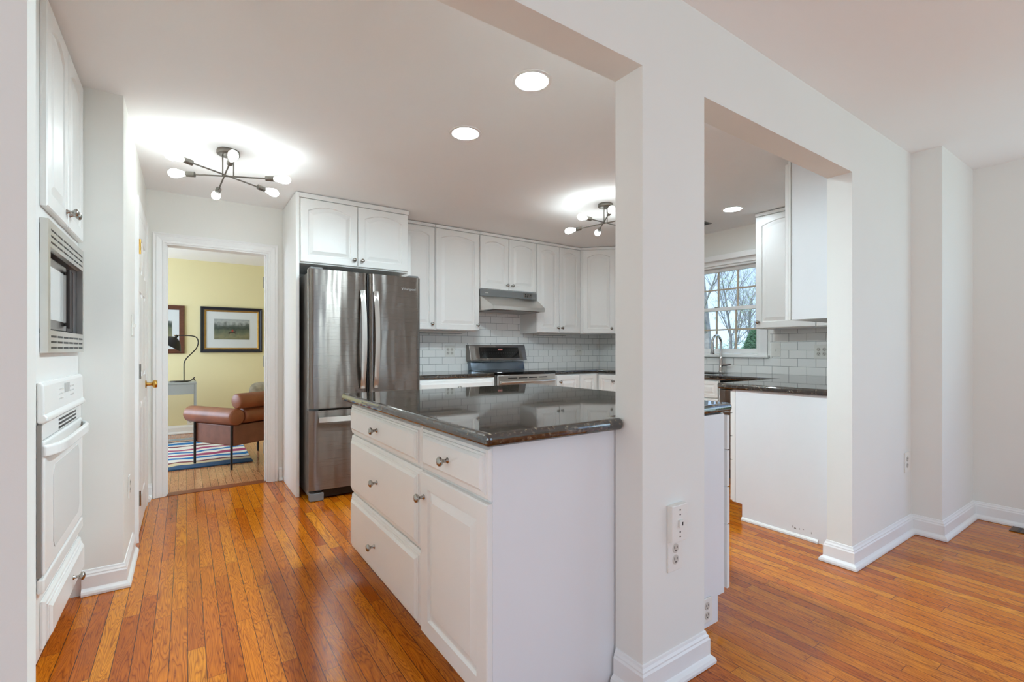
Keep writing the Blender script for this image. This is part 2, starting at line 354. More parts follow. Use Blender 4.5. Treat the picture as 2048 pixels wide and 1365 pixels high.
# ------------------------------------------------------------------ mesh helpers
class MB:
    def __init__(s): s.v = []; s.f = []
    def add(s, vs, fs):
        n = len(s.v); s.v += [tuple(v) for v in vs]; s.f += [tuple(i + n for i in f) for f in fs]; return s
    def box(s, x0, x1, y0, y1, z0, z1):
        return s.add([(x0, y0, z0), (x1, y0, z0), (x1, y1, z0), (x0, y1, z0), (x0, y0, z1), (x1, y0, z1), (x1, y1, z1), (x0, y1, z1)],
                     [(0, 3, 2, 1), (4, 5, 6, 7), (0, 1, 5, 4), (1, 2, 6, 5), (2, 3, 7, 6), (3, 0, 4, 7)])
    def loops(s, rings, cap0=True, cap1=True, closed=True):
        n = len(rings[0]); base = len(s.v)
        for r in rings: s.v += [tuple(p) for p in r]
        for i in range(len(rings) - 1):
            for j in range(n if closed else n - 1):
                a = base + i * n + j; b = base + i * n + (j + 1) % n
                s.f.append((a, b, b + n, a + n))
        if cap0: s.f.append(tuple(base + j for j in reversed(range(n))))
        if cap1: s.f.append(tuple(base + (len(rings) - 1) * n + j for j in range(n)))
        return s
    def lathe(s, prof, o=(0, 0, 0), axis='Z', n=20):
        o = Vector(o); rings = []
        for r, h in prof:
            ring = []
            for k in range(n):
                a = 2 * PI * k / n; c, d = r * math.cos(a), r * math.sin(a)
                q = {'Z': (c, d, h), '-Y': (c, -h, d), 'X': (h, c, d), 'Y': (-c, h, d)}[axis]
                ring.append(o + Vector(q))
            rings.append(ring)
        return s.loops(rings)
    def tube(s, pts, r, n=10, cap=True):
        pts = [Vector(p) for p in pts]; rings = []; up = None
        for i, p in enumerate(pts):
            d = (pts[min(i + 1, len(pts) - 1)] - pts[max(i - 1, 0)]).normalized()
            if up is None:
                up = Vector((0, 0, 1)) if abs(d.z) < .9 else Vector((1, 0, 0))
            a = d.cross(up).normalized(); b = a.cross(d).normalized(); up = b
            rr = r[i] if isinstance(r, (list, tuple)) else r
            rings.append([p + a * (rr * math.cos(2 * PI * k / n)) + b * (rr * math.sin(2 * PI * k / n)) for k in range(n)])
        return s.loops(rings, cap, cap)
    def sweep(s, path, prof):
        """path: 2D points; prof: (offset to the right hand side of travel, z)"""
        P = [Vector(p) for p in path]; n = len(P); rings = []
        for i in range(n):
            d0 = (P[i] - P[i - 1]).normalized() if i > 0 else (P[1] - P[0]).normalized()
            d1 = (P[i + 1] - P[i]).normalized() if i < n - 1 else d0
            n0 = Vector((d0.y, -d0.x)); n1 = Vector((d1.y, -d1.x))
            nn = (n0 + n1); nn = nn / max(1e-6, nn.dot(n0)) if nn.length > 1e-6 else n0
            rings.append([(P[i].x + nn.x * o, P[i].y + nn.y * o, z) for o, z in prof])
        return s.loops(rings)
    def prism(s, poly, z0, z1):
        return s.loops([[(x, y, z0) for x, y in poly], [(x, y, z1) for x, y in poly]])
    def xform(s, mtx):
        s.v = [tuple(mtx @ Vector(v)) for v in s.v]; return s

def obj(name, mb, m, parent=None, bevel=0.0, smooth=False, loc=None, seg=2):
    me = bpy.data.meshes.new(name)
    me.from_pydata(mb.v, [], mb.f); me.validate()
    bm = bmesh.new(); bm.from_mesh(me); bmesh.ops.recalc_face_normals(bm, faces=bm.faces); bm.to_mesh(me); bm.free()
    me.materials.append(m)
    o = bpy.data.objects.new(name, me); COL.objects.link(o)
    if parent: o.parent = parent
    if loc: o.location = loc
    if smooth:
        me.polygons.foreach_set('use_smooth', [True] * len(me.polygons))
        try: me.set_sharp_from_angle(angle=math.radians(55))
        except Exception: pass
    if bevel:
        b = o.modifiers.new('bevel', 'BEVEL'); b.width = bevel; b.segments = seg; b.limit_method = 'ANGLE'; b.angle_limit = math.radians(40)
    return o
def thing(name, label, cat, loc=(0, 0, 0), rz=0.0, group=None):
    o = bpy.data.objects.new(name, None); COL.objects.link(o); o.empty_display_size = .1
    o.location = loc; o.rotation_euler = (0, 0, rz); o['label'] = label; o['category'] = cat
    if group: o['group'] = group
    return o
def tag(o, label, cat, group=None):
    o['label'] = label; o['category'] = cat
    if group: o['group'] = group
    return o
def struct(name, mb, m, parent=None, bevel=0.0, smooth=False):
    o = obj(name, mb, m, parent, bevel, smooth)
    if not parent: o['kind'] = 'structure'
    return o
def B(*a): return MB().box(*a)

# ================================================================== ROOM SHELL
CE = 2.39           # ceiling
WF, WB = 1.04, 1.158  # partition wall, dining face and kitchen face
PX0, PX1 = 1.235, 1.577
OX1 = 2.885
HD = 2.088
floor = struct('floor', B(-3.5, 4.75, -3.6, 4.655, -.1, 0), M['oak'])
struct('floor_study', B(-2.3, 2.75, 4.665, 8.1, -.1, 0), M['oak_study'])
o = struct('trim_threshold', B(-.135, .59, 4.60, 4.70, -.05, .004), M['threshold'])
struct('ceiling', B(-3.5, 4.75, -3.6, 8.1, CE, CE + .15), M['ceiling'])
# partition with two openings
w = MB()
w.prism([(-3.4, WF), (-.2035, WF), (-.216, WB), (-3.4, WB)], 0, CE)
w.prism([(-.2035, WF), (4.46, WF), (4.46, WB), (-.216, WB)], HD, CE)
w.box(PX0, PX1, WF, WB, 0, HD)
w.box(OX1, 4.46, WF, WB, 0, HD)
w.box(3.775, 4.46, .89, WF, 0, CE)
struct('wall_partition', w, M['wall'])
w = MB()   # dining side wall with its window opening
w.box(4.46, 4.62, .25, WB, 0, CE); w.box(4.46, 4.62, -3.6, -2.9, 0, CE)
w.box(4.46, 4.62, -2.9, .25, 0, .15); w.box(4.46, 4.62, -2.9, .25, 2.15, CE)
struct('wall_right', w, M['wall'])
w = MB()
w.box(-3.4, -.5, -3.6, -3.5, 0, CE); w.box(2.9, 4.46, -3.6, -3.5, 0, CE); w.box(-.5, 2.9, -3.6, -3.5, 2.3, CE); w.box(-.5, 2.9, -3.6, -3.5, 0, .2)
struct('wall_rear', w, M['wall'])
w = MB()
w.box(-3.5, -3.4, -3.6, -1.8, 0, CE); w.box(-3.5, -3.4, .6, 1.3, 0, CE); w.box(-3.5, -3.4, -1.8, .6, 2.25, CE); w.box(-3.5, -3.4, -1.8, .6, 0, .3)
struct('wall_dining_left', w, M['wall'])
# kitchen left wall
w = MB()
w.box(-1.1, -.43, WB, 2.2, 0, CE)
w.box(-.62, -.248, 2.975, 4.6, 0, CE)
struct('wall_left', w, M['wall'])
# kitchen back wall, doorway to the study
DX0, DX1, DZ = -.135, .592, 1.99
w = MB()
w.box(-.62, DX0, 4.60, 4.66, 0, CE); w.box(DX1, 4.75, 4.60, 4.66, 0, CE); w.box(DX0, DX1, 4.60, 4.66, DZ, CE)
struct('wall_back', w, M['wall'])
w = MB()
w.box(-2.3, DX0, 4.66, 4.72, 0, CE); w.box(DX1, 2.75, 4.66, 4.72, 0, CE); w.box(DX0, DX1, 4.66, 4.72, DZ, CE)
w.box(-2.3, 2.75, 7.9, 8.0, 0, CE)
w.box(2.6, 2.75, 4.72, 7.9, 0, CE)
w.box(-2.3, -2.2, 4.72, 5.5, 0, CE); w.box(-2.3, -2.2, 7.6, 7.9, 0, CE); w.box(-2.3, -2.2, 5.5, 7.6, 0, .4); w.box(-2.3, -2.2, 5.5, 7.6, 2.2, CE)
struct('wall_study', w, M['yellow'])
# window wall
WX = 4.60
WY0, WY1, WZ0, WZ1 = 2.43, 3.40, 1.10, 2.03
w = MB()
w.box(WX, WX + .15, WB, WY0, 0, CE); w.box(WX, WX + .15, WY1, 4.60, 0, CE)
w.box(WX, WX + .15, WY0, WY1, 0, WZ0); w.box(WX, WX + .15, WY0, WY1, WZ1, CE)
struct('wall_window_side', w, M['wall'])

# baseboards: profile (distance out of the wall, height)
BP = [(0, .002), (.030, .002), (.031, .012), (.027, .022), (.018, .030), (.015, .034), (.015, .088), (.011, .095), (.011, .100), (.006, .108), (.004, .116), (0, .118)]
def base(side, *paths):
    w = MB()
    for pth in paths: w.sweep(pth, BP)
    return struct('baseboard_' + side, w, M['trim'])
base('pillar', [(PX0, WB - .004), (PX0, WF), (PX1, WF), (PX1, WB), (PX1 - .03, WB)])
base('right', [(OX1 + .12, WB), (OX1, WB), (OX1, WF), (3.775, WF), (3.775, .89), (4.46, .89), (4.46, -2.8)])
base('opening_left', [(-3.3, WF), (-.2035, WF), (-.216, WB)])
base('left', [(-.40, 2.975), (-.248, 2.975), (-.248, 3.44)])
base('left_corner', [(-.248, 4.50), (-.248, 4.60), (-.212, 4.60)])
base('doorway_right', [(.675, 4.60), (.705, 4.60)])
base('study', [(-2.2, 5.2), (-2.2, 7.9), (2.6, 7.9), (2.6, 5.0)])
base('dining_rear', [(4.4, -3.5), (-3.4, -3.5), (-3.4, 1.0)])

# doorway casing (cased opening to the study)
CP = [(0, 0), (0, .013), (.012, .013), (.016, .010), (.022, .012), (.050, .018), (.056, .014), (.070, .020), (.074, .018), (.074, 0)]
def casing(name, x0, x1, zt, y, out=-1, z0=.002):
    """moulded casing round an opening in a wall facing -Y; profile (away from the opening, thickness)"""
    rings = []
    pts = [(x0, z0, -1, 0), (x0, zt, -1, 1), (x1, zt, 1, 1), (x1, z0, 1, 0)]
    for px_, pz, sx, sz in pts:
        rings.append([(px_ + sx * a, y + out * t, pz + sz * a) for a, t in CP])
    return MB().loops(rings)
t_case = struct('trim_doorway', casing('c', DX0, DX1, DZ, 4.60), M['trim'])
w = MB(); w.box(DX0, DX0 + .012, 4.598, 4.724, .004, DZ); w.box(DX1 - .012, DX1, 4.598, 4.724, .004, DZ); w.box(DX0 + .0121, DX1 - .0121, 4.598, 4.724, DZ - .012, DZ)
w.box(DX0 + .012, DX0 + .022, 4.64, 4.675, .006, DZ - .012); w.box(DX1 - .022, DX1 - .012, 4.64, 4.675, .006, DZ - .012)
obj('jamb', w, M['trim'], t_case)
for z in (.28, 1.05, 1.75):
    h = MB(); h.box(DX1 - .015, DX1 - .0118, 4.68, 4.722, z - .045, z + .045); h.lathe([(.006, z - .05), (.006, z + .05)], (DX1 - .016, 4.727, 0))
    obj('hinge', h, M['greyplastic'], t_case)

# closet door in the left wall (faces +X)
def facing_x(root_loc): return root_loc
dr = bpy.data.objects.new('door_1', None); COL.objects.link(dr); dr['kind'] = 'structure'
dr.location = (-.248, 3.66, 0); dr.rotation_euler = (0, 0, PI / 2)
def ring_rect(x0, x1, z0, z1, y, arch=0.0, n=12):
    """closed outline: bottom-left, bottom-right, then the top from right to left"""
    pts = [(x0, y, z0), (x1, y, z0)]
    for k in range(n + 1):
        u = 1 - k / n
        pts.append((x0 + (x1 - x0) * u, y, z1 - arch * (2 * u - 1) ** 2))
    return pts
def panel_rings(x0, x1, z0, z1, y, arch=0.0, d=.010, wid=.028):
    """recess and raised field inside a rail-and-stile frame; y is the face plane, -y is outwards"""
    a = arch
    return [ring_rect(x0, x1, z0, z1, y, a), ring_rect(x0 + .004, x1 - .004, z0 + .004, z1 - .004, y + d, a),
            ring_rect(x0 + .010, x1 - .010, z0 + .010, z1 - .010, y + d, a), ring_rect(x0 + .010 + wid, x1 - .010 - wid, z0 + .010 + wid, z1 - .010 - wid, y + .001, a * .92),
            ring_rect(x0 + .013 + wid, x1 - .013 - wid, z0 + .013 + wid, z1 - .013 - wid, y, a * .92)]
# slab with six raised panels
sl = MB(); DW_, DH_ = .70, 2.0
cells_x = [(.09, .32), (.38, .61)]; cells_z = [(.20, .82), (.98, 1.52), (1.64, 1.86)]
xs = sorted({0, DW_} | {v for c in cells_x for v in c}); zs = sorted({0.012, DH_} | {v for c in cells_z for v in c})
for i in range(len(xs) - 1):
    for j in range(len(zs) - 1):
        if (xs[i], xs[i + 1]) in cells_x and (zs[j], zs[j + 1]) in cells_z:
            sl.loops(panel_rings(xs[i], xs[i + 1], zs[j], zs[j + 1], -.012, 0, .008, .02), False, True)
        else:
            sl.add([(xs[i], -.012, zs[j]), (xs[i + 1], -.012, zs[j]), (xs[i + 1], -.012, zs[j + 1]), (xs[i], -.012, zs[j + 1])], [(0, 1, 2, 3)])
obj('door_panel', sl, M['trim'], dr)
cs = casing('c', 0, DW_, DH_, 0)
obj('casing', cs, M['trim'], dr)
for z in (.25, 1.02, 1.78):
    h = MB(); h.lathe([(.007, z - .045), (.007, z + .045)], (-.006, -.020, 0), n=10); h.box(-.004, .02, -.0145, -.012, z - .045, z + .045)
    obj('hinge', h, M['brass'] if z > 1.5 else M['nickel'], dr)
k = MB().lathe([(.028, .0), (.028, .006), (.012, .010), (.011, .035), (.026, .046), (.029, .058), (.024, .068), (.0, .070)], (.63, -.012, .905), '-Y', 20)
obj('door_knob', k, M['brass'], dr, smooth=True)

# kitchen window: casing, stool, two sashes with muntins, glass
win = bpy.data.objects.new('window_1', None); COL.objects.link(win); win['kind'] = 'structure'
wp = lambda n, mb, m, b=.002: obj(n, mb, m, win, b)
w = MB(); w.box(WX - .018, WX, WY0 - .075, WY0, WZ0 - .02, WZ1 + .075); w.box(WX - .018, WX, WY1, WY1 + .075, WZ0 - .02, WZ1 + .075); w.box(WX - .018, WX, WY0, WY1, WZ1, WZ1 + .075)
wp('casing', w, M['trim'])
wp('window_sill', B(WX - .045, WX + .03, WY0 - .095, WY1 + .095, WZ0 - .025, WZ0 - .001), M['trim'], .004)
w = MB(); w.box(WX + .0, WX + .12, WY0, WY0 + .025, WZ0, WZ1); w.box(WX, WX + .12, WY1 - .025, WY1, WZ0, WZ1); w.box(WX, WX + .12, WY0 + .025, WY1 - .025, WZ1 - .02, WZ1); w.box(WX, WX + .12, WY0 + .025, WY1 - .025, WZ0, WZ0 + .015)
wp('window_frame', w, M['trim'])
def sash(name, x, z0, z1, bot, top):
    y0, y1 = WY0 + .025, WY1 - .025
    w = MB(); w.box(x, x + .03, y0, y0 + .03, z0, z1); w.box(x, x + .03, y1 - .03, y1, z0, z1)
    w.box(x, x + .03, y0 + .03, y1 - .03, z0, z0 + bot); w.box(x, x + .03, y0 + .03, y1 - .03, z1 - top, z1)
    s_ = obj(name, w, M['trim'], win, .002)
    g = MB()
    a, b = y0 + .03, y1 - .03
    for k in range(1, 4):
        y = a + (b - a) * k / 4; g.box(x + .008, x + .022, y - .008, y + .008, z0 + bot, z1 - top)
    zm = (z0 + bot + z1 - top) / 2; g.box(x + .009, x + .021, a, b, zm - .008, zm + .008)
    obj('muntins', g, M['muntin'], s_)
    obj('glass', B(x + .013, x + .017, a, b, z0 + bot, z1 - top), M['glass'], s_)
sash('lower_sash', WX + .03, WZ0 + .017, 1.595, .045, .035)
sash('upper_sash', WX + .065, 1.56, WZ1 - .021, .04, .035)
lk = MB().box(WX + .028, WX + .05, 2.88, 2.93, 1.595, 1.606); wp('sash_lock', lk, M['greyplastic'])
# raised roller blind above the glass
bl = thing('roller_blind', 'raised white roller blind mounted above the kitchen window', 'blind', (WX - .04, (WY0 + WY1) / 2, 2.11))
obj('headrail', B(-.022, .021, -.50, .50, -.035, .02), M['trim'], bl, .006)
obj('bracket', B(-.024, .021, -.515, -.502, -.04, .03), M['nickel'], bl, .002)

# tiles
struct('wall_tiles_back', B(1.68, 4.585, 4.590, 4.599, .92, 1.80), M['tile_x'])
w = MB(); w.box(4.590, 4.599, WB + .002, WY0 - .1, .92, 1.40); w.box(4.590, 4.599, WY0 - .1, WY1 + .1, .92, WZ0 - .027); w.box(4.590, 4.599, WY1 + .1, 4.589, .92, 1.40)
struct('wall_tiles_window', w, M['tile_y'])
# shoe strip at the foot of the peninsula end panel
# ================================================================== CABINETS
KP = [(.0095, 0), (.0095, .002), (.006, .005), (.005, .016), (.009, .021), (.0145, .026), (.0155, .031), (.012, .036), (.004, .0385)]
def knob(parent, x, z, y=-.022):
    return obj('knob', MB().lathe([(r * 1.05, h) for r, h in KP], (x, y, z), '-Y', 16), M['nickel'], parent, smooth=True)
def front_door(root, x0, x1, z0, z1, arch=0.03, kn=None, stile=.055, y0=0.0, name='door', m='cab'):
    t = .020; w_, h_ = x1 - x0, z1 - z0
    if w_ < .3: stile = min(stile, .052)
    rings = [ring_rect(0, w_, 0, h_, -.001), ring_rect(0, w_, 0, h_, -t + .004), ring_rect(.004, w_ - .004, .004, h_ - .004, -t)]
    rings += panel_rings(stile, w_ - stile, stile, h_ - stile * .9, -t, arch, .009, .026)
    d = obj(name, MB().loops(rings), M[m], root, loc=(x0, y0, z0))
    if kn: knob(d, kn[0], kn[1], -t)
    return d
def drawer_front(root, x0, x1, z0, z1, kn=True, y0=0.0, m='cab', kx=None):
    w_, h_ = x1 - x0, z1 - z0
    prof = [(0, -.001), (0, -.007), (.006, -.013), (.016, -.0135), (.0165, -.018), (.024, -.0185), (.0245, -.021), (.034, -.0275), (.036, -.0275)]
    rings = [ring_rect(i, w_ - i, i, h_ - i, y) for i, y in prof]
    d = obj('drawer', MB().loops(rings), M[m], root, loc=(x0, y0, z0))
    if kn: knob(d, w_ / 2 if kx is None else kx, h_ / 2, -.0275)
    return d
def false_front(root, x0, x1, z0, z1):
    w_, h_ = x1 - x0, z1 - z0
    rings = [ring_rect(0, w_, 0, h_, -.001), ring_rect(0, w_, 0, h_, -.016), ring_rect(.004, w_ - .004, .004, h_ - .004, -.02)] + panel_rings(.03, w_ - .03, .03, h_ - .03, -.02, 0, .006, .014)
    return obj('drawer_front', MB().loops(rings), M['cab'], root, loc=(x0, 0, z0))

RZN, RXP, RXN = 0.0, PI / 2, -PI / 2   # fronts facing -Y, +X, -X

# island: fronts on the left (facing -X) and on the right (facing +X)
IY0, IY1 = 1.164, 2.545
isl = thing('kitchen_island', 'white island cabinet with drawers and knobs, built against the pillar', 'cabinet', (.735, IY1, 0), RXN)
W_ = IY1 - IY0; D_ = 1.202
b = MB(); b.box(0, W_ - .02, .0, D_ - .004, .11, .879); b.box(.02, W_ - .02, .075, D_ - .075, 0, .11)
obj('cabinet_body', b, M['cab'], isl)
# end panel towards the dining room, notched for the toe kicks
ep = MB().loops([[(W_ - .0195, -.001, .11), (W_ - .0195, .075, .11), (W_ - .0195, .075, .0), (W_ - .0195, D_ - .075, 0), (W_ - .0195, D_ - .075, .11), (W_ - .0195, D_ - .028, .11), (W_ - .0195, D_ - .028, .879), (W_ - .0195, -.001, .879)],
                 [(W_, -.001, .11), (W_, .075, .11), (W_, .075, .0), (W_, D_ - .075, 0), (W_, D_ - .075, .11), (W_, D_ - .028, .11), (W_, D_ - .028, .879), (W_, -.001, .879)]])
obj('end_panel', ep, M['cabgrey'], isl)
SPL = IY1 - 1.640
drawer_front(isl, .006, SPL - .004, .714, .868, kx=SPL * .49)
drawer_front(isl, .006, SPL - .004, .409, .705, kx=SPL * .49)
drawer_front(isl, .006, SPL - .004, .118, .399, kx=SPL * .45)
drawer_front(isl, SPL + .006, W_ - .002, .714, .868)
front_door(isl, SPL + .006, W_ - .002, .118, .705, 0, kn=(.03, .50), stile=.06)
# fronts on the far side of the island
isr = bpy.data.objects.new('rear_fronts', None)
for z0, z1 in ((.118, .392), (.398, .555), (.561, .715), (.721, .868)):
    w_ = .44; rings = []
    prof = [(0, -.002), (0, .016), (.004, .019), (.018, .0195), (.021, .022), (.034, .0245), (.037, .0245)]
    rings = [ring_rect(W_ - .002 - w_ + i, W_ - .002 - i, z0 + i, z1 - i, D_ + y) for i, y in prof]
    d = obj('drawer', MB().loops(rings), M['cab'], isl)
    kk = MB().lathe(KP, (W_ - .002 - w_ / 2, D_ + .0245, (z0 + z1) / 2), 'Y', 14); obj('knob', kk, M['nickel'], d, smooth=True)
bpy.data.objects.remove(isr)

def cells(xs, ys, mask, z0, z1):
    """slab with shared vertices from a grid of cells; mask[j][i] tells which are solid"""
    bm = MB(); idx = {}
    def V(i, j, k):
        if (i, j, k) not in idx:
            idx[(i, j, k)] = len(bm.v); bm.v.append((xs[i], ys[j], z1 if k else z0))
        return idx[(i, j, k)]
    nx, ny = len(xs) - 1, len(ys) - 1
    ok = lambda i, j: 0 <= i < nx and 0 <= j < ny and mask[j][i]
    for j in range(ny):
        for i in range(nx):
            if not mask[j][i]: continue
            bm.f.append((V(i, j, 1), V(i + 1, j, 1), V(i + 1, j + 1, 1), V(i, j + 1, 1)))
            bm.f.append((V(i, j, 0), V(i, j + 1, 0), V(i + 1, j + 1, 0), V(i + 1, j, 0)))
            if not ok(i, j - 1): bm.f.append((V(i, j, 0), V(i + 1, j, 0), V(i + 1, j, 1), V(i, j, 1)))
            if not ok(i, j + 1): bm.f.append((V(i + 1, j + 1, 0), V(i, j + 1, 0), V(i, j + 1, 1), V(i + 1, j + 1, 1)))
            if not ok(i - 1, j): bm.f.append((V(i, j + 1, 0), V(i, j, 0), V(i, j, 1), V(i, j + 1, 1)))
            if not ok(i + 1, j): bm.f.append((V(i + 1, j, 0), V(i + 1, j + 1, 0), V(i + 1, j + 1, 1), V(i + 1, j, 1)))
    return bm
# island counter: butts against the pillar, laps the wall line on both sides of it
IC = cells([.682, 1.232, 1.58, 1.980], [1.112, 1.164, 2.60], [[1, 0, 0], [1, 1, 1]], .881, .921)
tag(obj('island_countertop', IC, M['granite'], bevel=.017, seg=5), 'polished black granite slab on top of the island beside the pillar', 'countertop')

# base run: peninsula + sink run + corner + right of the range as one L/U shaped slab
xs = [3.075, 3.30, 3.925, 4.08, 4.46, 4.588]
ys = [1.162, 1.93, 2.62, 3.16, 3.965, 4.588]
mk = [[1, 1, 1, 1, 1], [0, 0, 1, 1, 1], [0, 0, 1, 0, 1], [0, 0, 1, 1, 1], [0, 1, 1, 1, 1]]
ct = tag(obj('granite_countertop', cells(xs, ys, mk, .881, .921), M['granite'], bevel=.012, seg=3), 'black granite countertop wrapping from the stove past the sink to the peninsula', 'countertop')
sk = thing('kitchen_sink', 'dark undermount sink set in the granite under the window', 'sink', (4.08, 2.62, .70))
s_ = MB(); s_.box(0, .38, 0, .54, 0, .008); s_.box(0, .006, 0, .54, .008, .180); s_.box(.374, .38, 0, .54, .008, .180); s_.box(.006, .374, 0, .006, .008, .180); s_.box(.006, .374, .534, .54, .008, .180)
obj('basin', s_, M['steeld'], sk)
obj('drain', MB().lathe([(.04, .009), (.04, .013), (.02, .014)], (.19, .27, 0)), M['chrome'], sk, smooth=True)
tag(obj('granite_countertop', B(1.70, 2.528, 3.965, 4.588, .881, .921), M['granite'], bevel=.012, seg=3), 'short black granite countertop between the fridge and the stove', 'countertop')

# base cabinets
def base_body(root, w_, d_=.60, x0=0.0):
    b = MB(); b.box(x0, w_, 0, d_, .11, .879); b.box(x0, w_, .07, d_, 0, .11)
    return obj('cabinet_body', b, M['cab'], root)
YB = 3.98
bc = thing('base_cabinet', 'white base cabinet between the fridge and the stove with one wide drawer', 'cabinet', (1.70, YB, 0), RZN)
base_body(bc, .825); drawer_front(bc, .004, .821, .725, .868, kx=.41); front_door(bc, .004, .41, .12, .715, 0, kn=(.36, .54)); front_door(bc, .414, .821, .12, .715, 0, kn=(.04, .54))
bc = thing('base_cabinet', 'white base cabinet right of the stove, knob at its upper left', 'cabinet', (3.30, YB, 0), RZN)
base_body(bc, .652); front_door(bc, .02, .345, .12, .868, 0, kn=(.035, .68)); front_door(bc, .365, .612, .12, .868, 0)
XB = 3.955
bc = thing('base_cabinet', 'white corner base cabinet behind the island at the right of the stove', 'cabinet', (XB, 3.978, 0), RXN)
base_body(bc, .552); front_door(bc, .025, .305, .12, .868, 0, kn=(.24, .68)); front_door(bc, .315, .545, .12, .868, 0)
bc = thing('sink_cabinet', 'white sink base cabinet with false drawer front below the window', 'cabinet', (XB, 3.42, 0), RXN)
b = MB(); b.box(0, .97, 0, .60, .11, .69); b.box(0, .97, .07, .60, 0, .11); b.box(0, .97, 0, .10, .69, .879); obj('cabinet_body', b, M['cab'], bc)
for a in (.01, .49):
    false_front(bc, a, a + .47, .715, .868); front_door(bc, a, a + .47, .12, .705, 0, kn=(.43 if a < .1 else .04, .52))
dw = thing('dishwasher', 'stainless dishwasher front between the sink cabinet and the peninsula', 'dishwasher', (XB, 2.445, 0), RXN)
obj('dishwasher_body', B(.004, .50, .02, .58, .10, .876), M['steeld'], dw)
obj('door', B(.004, .50, -.025, .018, .10, .80), M['steel'], dw, .004)
obj('control_panel', B(.004, .50, -.018, .018, .805, .872), M['blackglass'], dw, .003)
obj('toe_plate', B(.004, .50, .06, .075, .005, .095), M['dark'], dw)
# peninsula base: fronts face +Y into the kitchen, end panel faces -X
pn = thing('peninsula_cabinet', 'white peninsula base cabinet with a plain end panel facing the opening', 'cabinet', (3.10, 1.165, 0))
b = MB(); b.box(.012, 1.48, 0, .665, .11, .879); b.box(.075, 1.48, 0, .595, 0, .11); b.box(.001, .0119, .644, .665, .11, .879); obj('cabinet_body', b, M['cab'], pn)
ep = MB().loops([[(x_, 0, 0), (x_, .595, 0), (x_, .595, .11), (x_, .641, .11), (x_, .641, .879), (x_, 0, .879)] for x_ in (0, .0118)])
obj('end_panel', ep, M['cabgrey'], pn)
obj('shoe_strip', MB().sweep([(0, .596), (0, .125)], [(0, .001), (.012, .001), (.012, .012), (.006, .02), (0, .022)]), M['trim'], pn)
for a, bb in ((.004, .42),):
    for z0, z1 in ((.118, .392), (.398, .555), (.561, .715), (.721, .868)):
        prof = [(0, .666), (0, .680), (.004, .683), (.018, .6835), (.034, .6885), (.037, .6885)]
        d = obj('drawer', MB().loops([ring_rect(a + i, bb - i, z0 + i, z1 - i, y) for i, y in prof]), M['cab'], pn)
        obj('knob', MB().lathe(KP, ((a + bb) / 2, .6885, (z0 + z1) / 2), 'Y', 14), M['nickel'], d, smooth=True)
for ya, yb, za, zb in ((.205, .213, .055, .062), (.228, .232, .050, .061), (.250, .262, .046, .056), (.266, .272, .050, .066), (.162, .166, .044, .058)):
    obj('scuff_mark', MB().loops([[(x_, ya, za), (x_, yb, za + .002), (x_, yb - .001, zb), (x_, ya + .002, zb - .002)] for x_ in (0, -.0005)]), M['scuff'], pn)

# wall cabinets on the back wall, face frame plane y = 4.28, doors 20 mm proud
YU = 4.28; ZU = 1.345; ZT = CE - .006
def wall_cab(label, x0, x1, z0, doors, y=YU, depth=.31, arch=.035, loc=None, rz=RZN, w_=None):
    loc = loc or (x0, y, z0)
    r = thing('upper_cabinet', label, 'cabinet', loc, rz)
    w_ = w_ or (x1 - x0); h_ = ZT - z0
    obj('cabinet_body', B(0.001, w_ - .001, 0, depth, 0, h_), M['cab'], r)
    obj('crown_strip', B(0.001, w_ - .001, -.024, -.001, h_ - .028, h_), M['cab'], r, .004)
    for a, b_, kn in doors:
        front_door(r, a, b_, .006, h_ - .034, arch, kn=kn)
    return r
wall_cab('white wall cabinet partly hidden behind the right edge of the fridge', 1.665, 2.02, ZU, [(.004, .347, (.31, .055))])
wall_cab('tall white wall cabinet with one wide door, left of the range hood', 2.022, 2.526, ZU, [(.006, .498, (.465, .055))])
wall_cab('short white two-door wall cabinet above the range hood', 2.528, 3.272, 1.79, [(.006, .362, (.33, .05)), (.368, .738, (.035, .05))], arch=.03)
wall_cab('tall white two-door wall cabinet right of the range hood', 3.274, 3.948, ZU, [(.008, .330, (.295, .055)), (.334, .664, (.03, .055))])
# diagonal corner cabinet
dc = thing('corner_upper_cabinet', 'diagonal white corner wall cabinet right of the two-door cabinet', 'cabinet', (3.952, YU - .005, ZU), -PI / 4)
h_ = ZT - ZU; cl = .440
R45 = Matrix.Rotation(PI / 4, 4, 'Z')
poly = [(0, 0), (0, .305), (.635, .305), (.635, -.33), (.315, -.33)]
pb = MB().prism(poly, 0, h_); pb.xform(R45)
obj('cabinet_body', pb, M['cab'], dc)
obj('crown_strip', B(.004, cl, -.024, -.001, h_ - .028, h_), M['cab'], dc, .004)
front_door(dc, .03, cl - .035, .006, h_ - .034, .035, kn=(cl - .065 - .035, .055))
# wall cabinet right of the window, facing -X
wc = wall_cab('white wall cabinet right of the window with its door half shown', 0, 0, 1.34, [(.004, .50, (.03, .055)), (.508, .76, None)], loc=(4.285, 2.30, 1.34), rz=RXN, w_=.77, depth=.30)
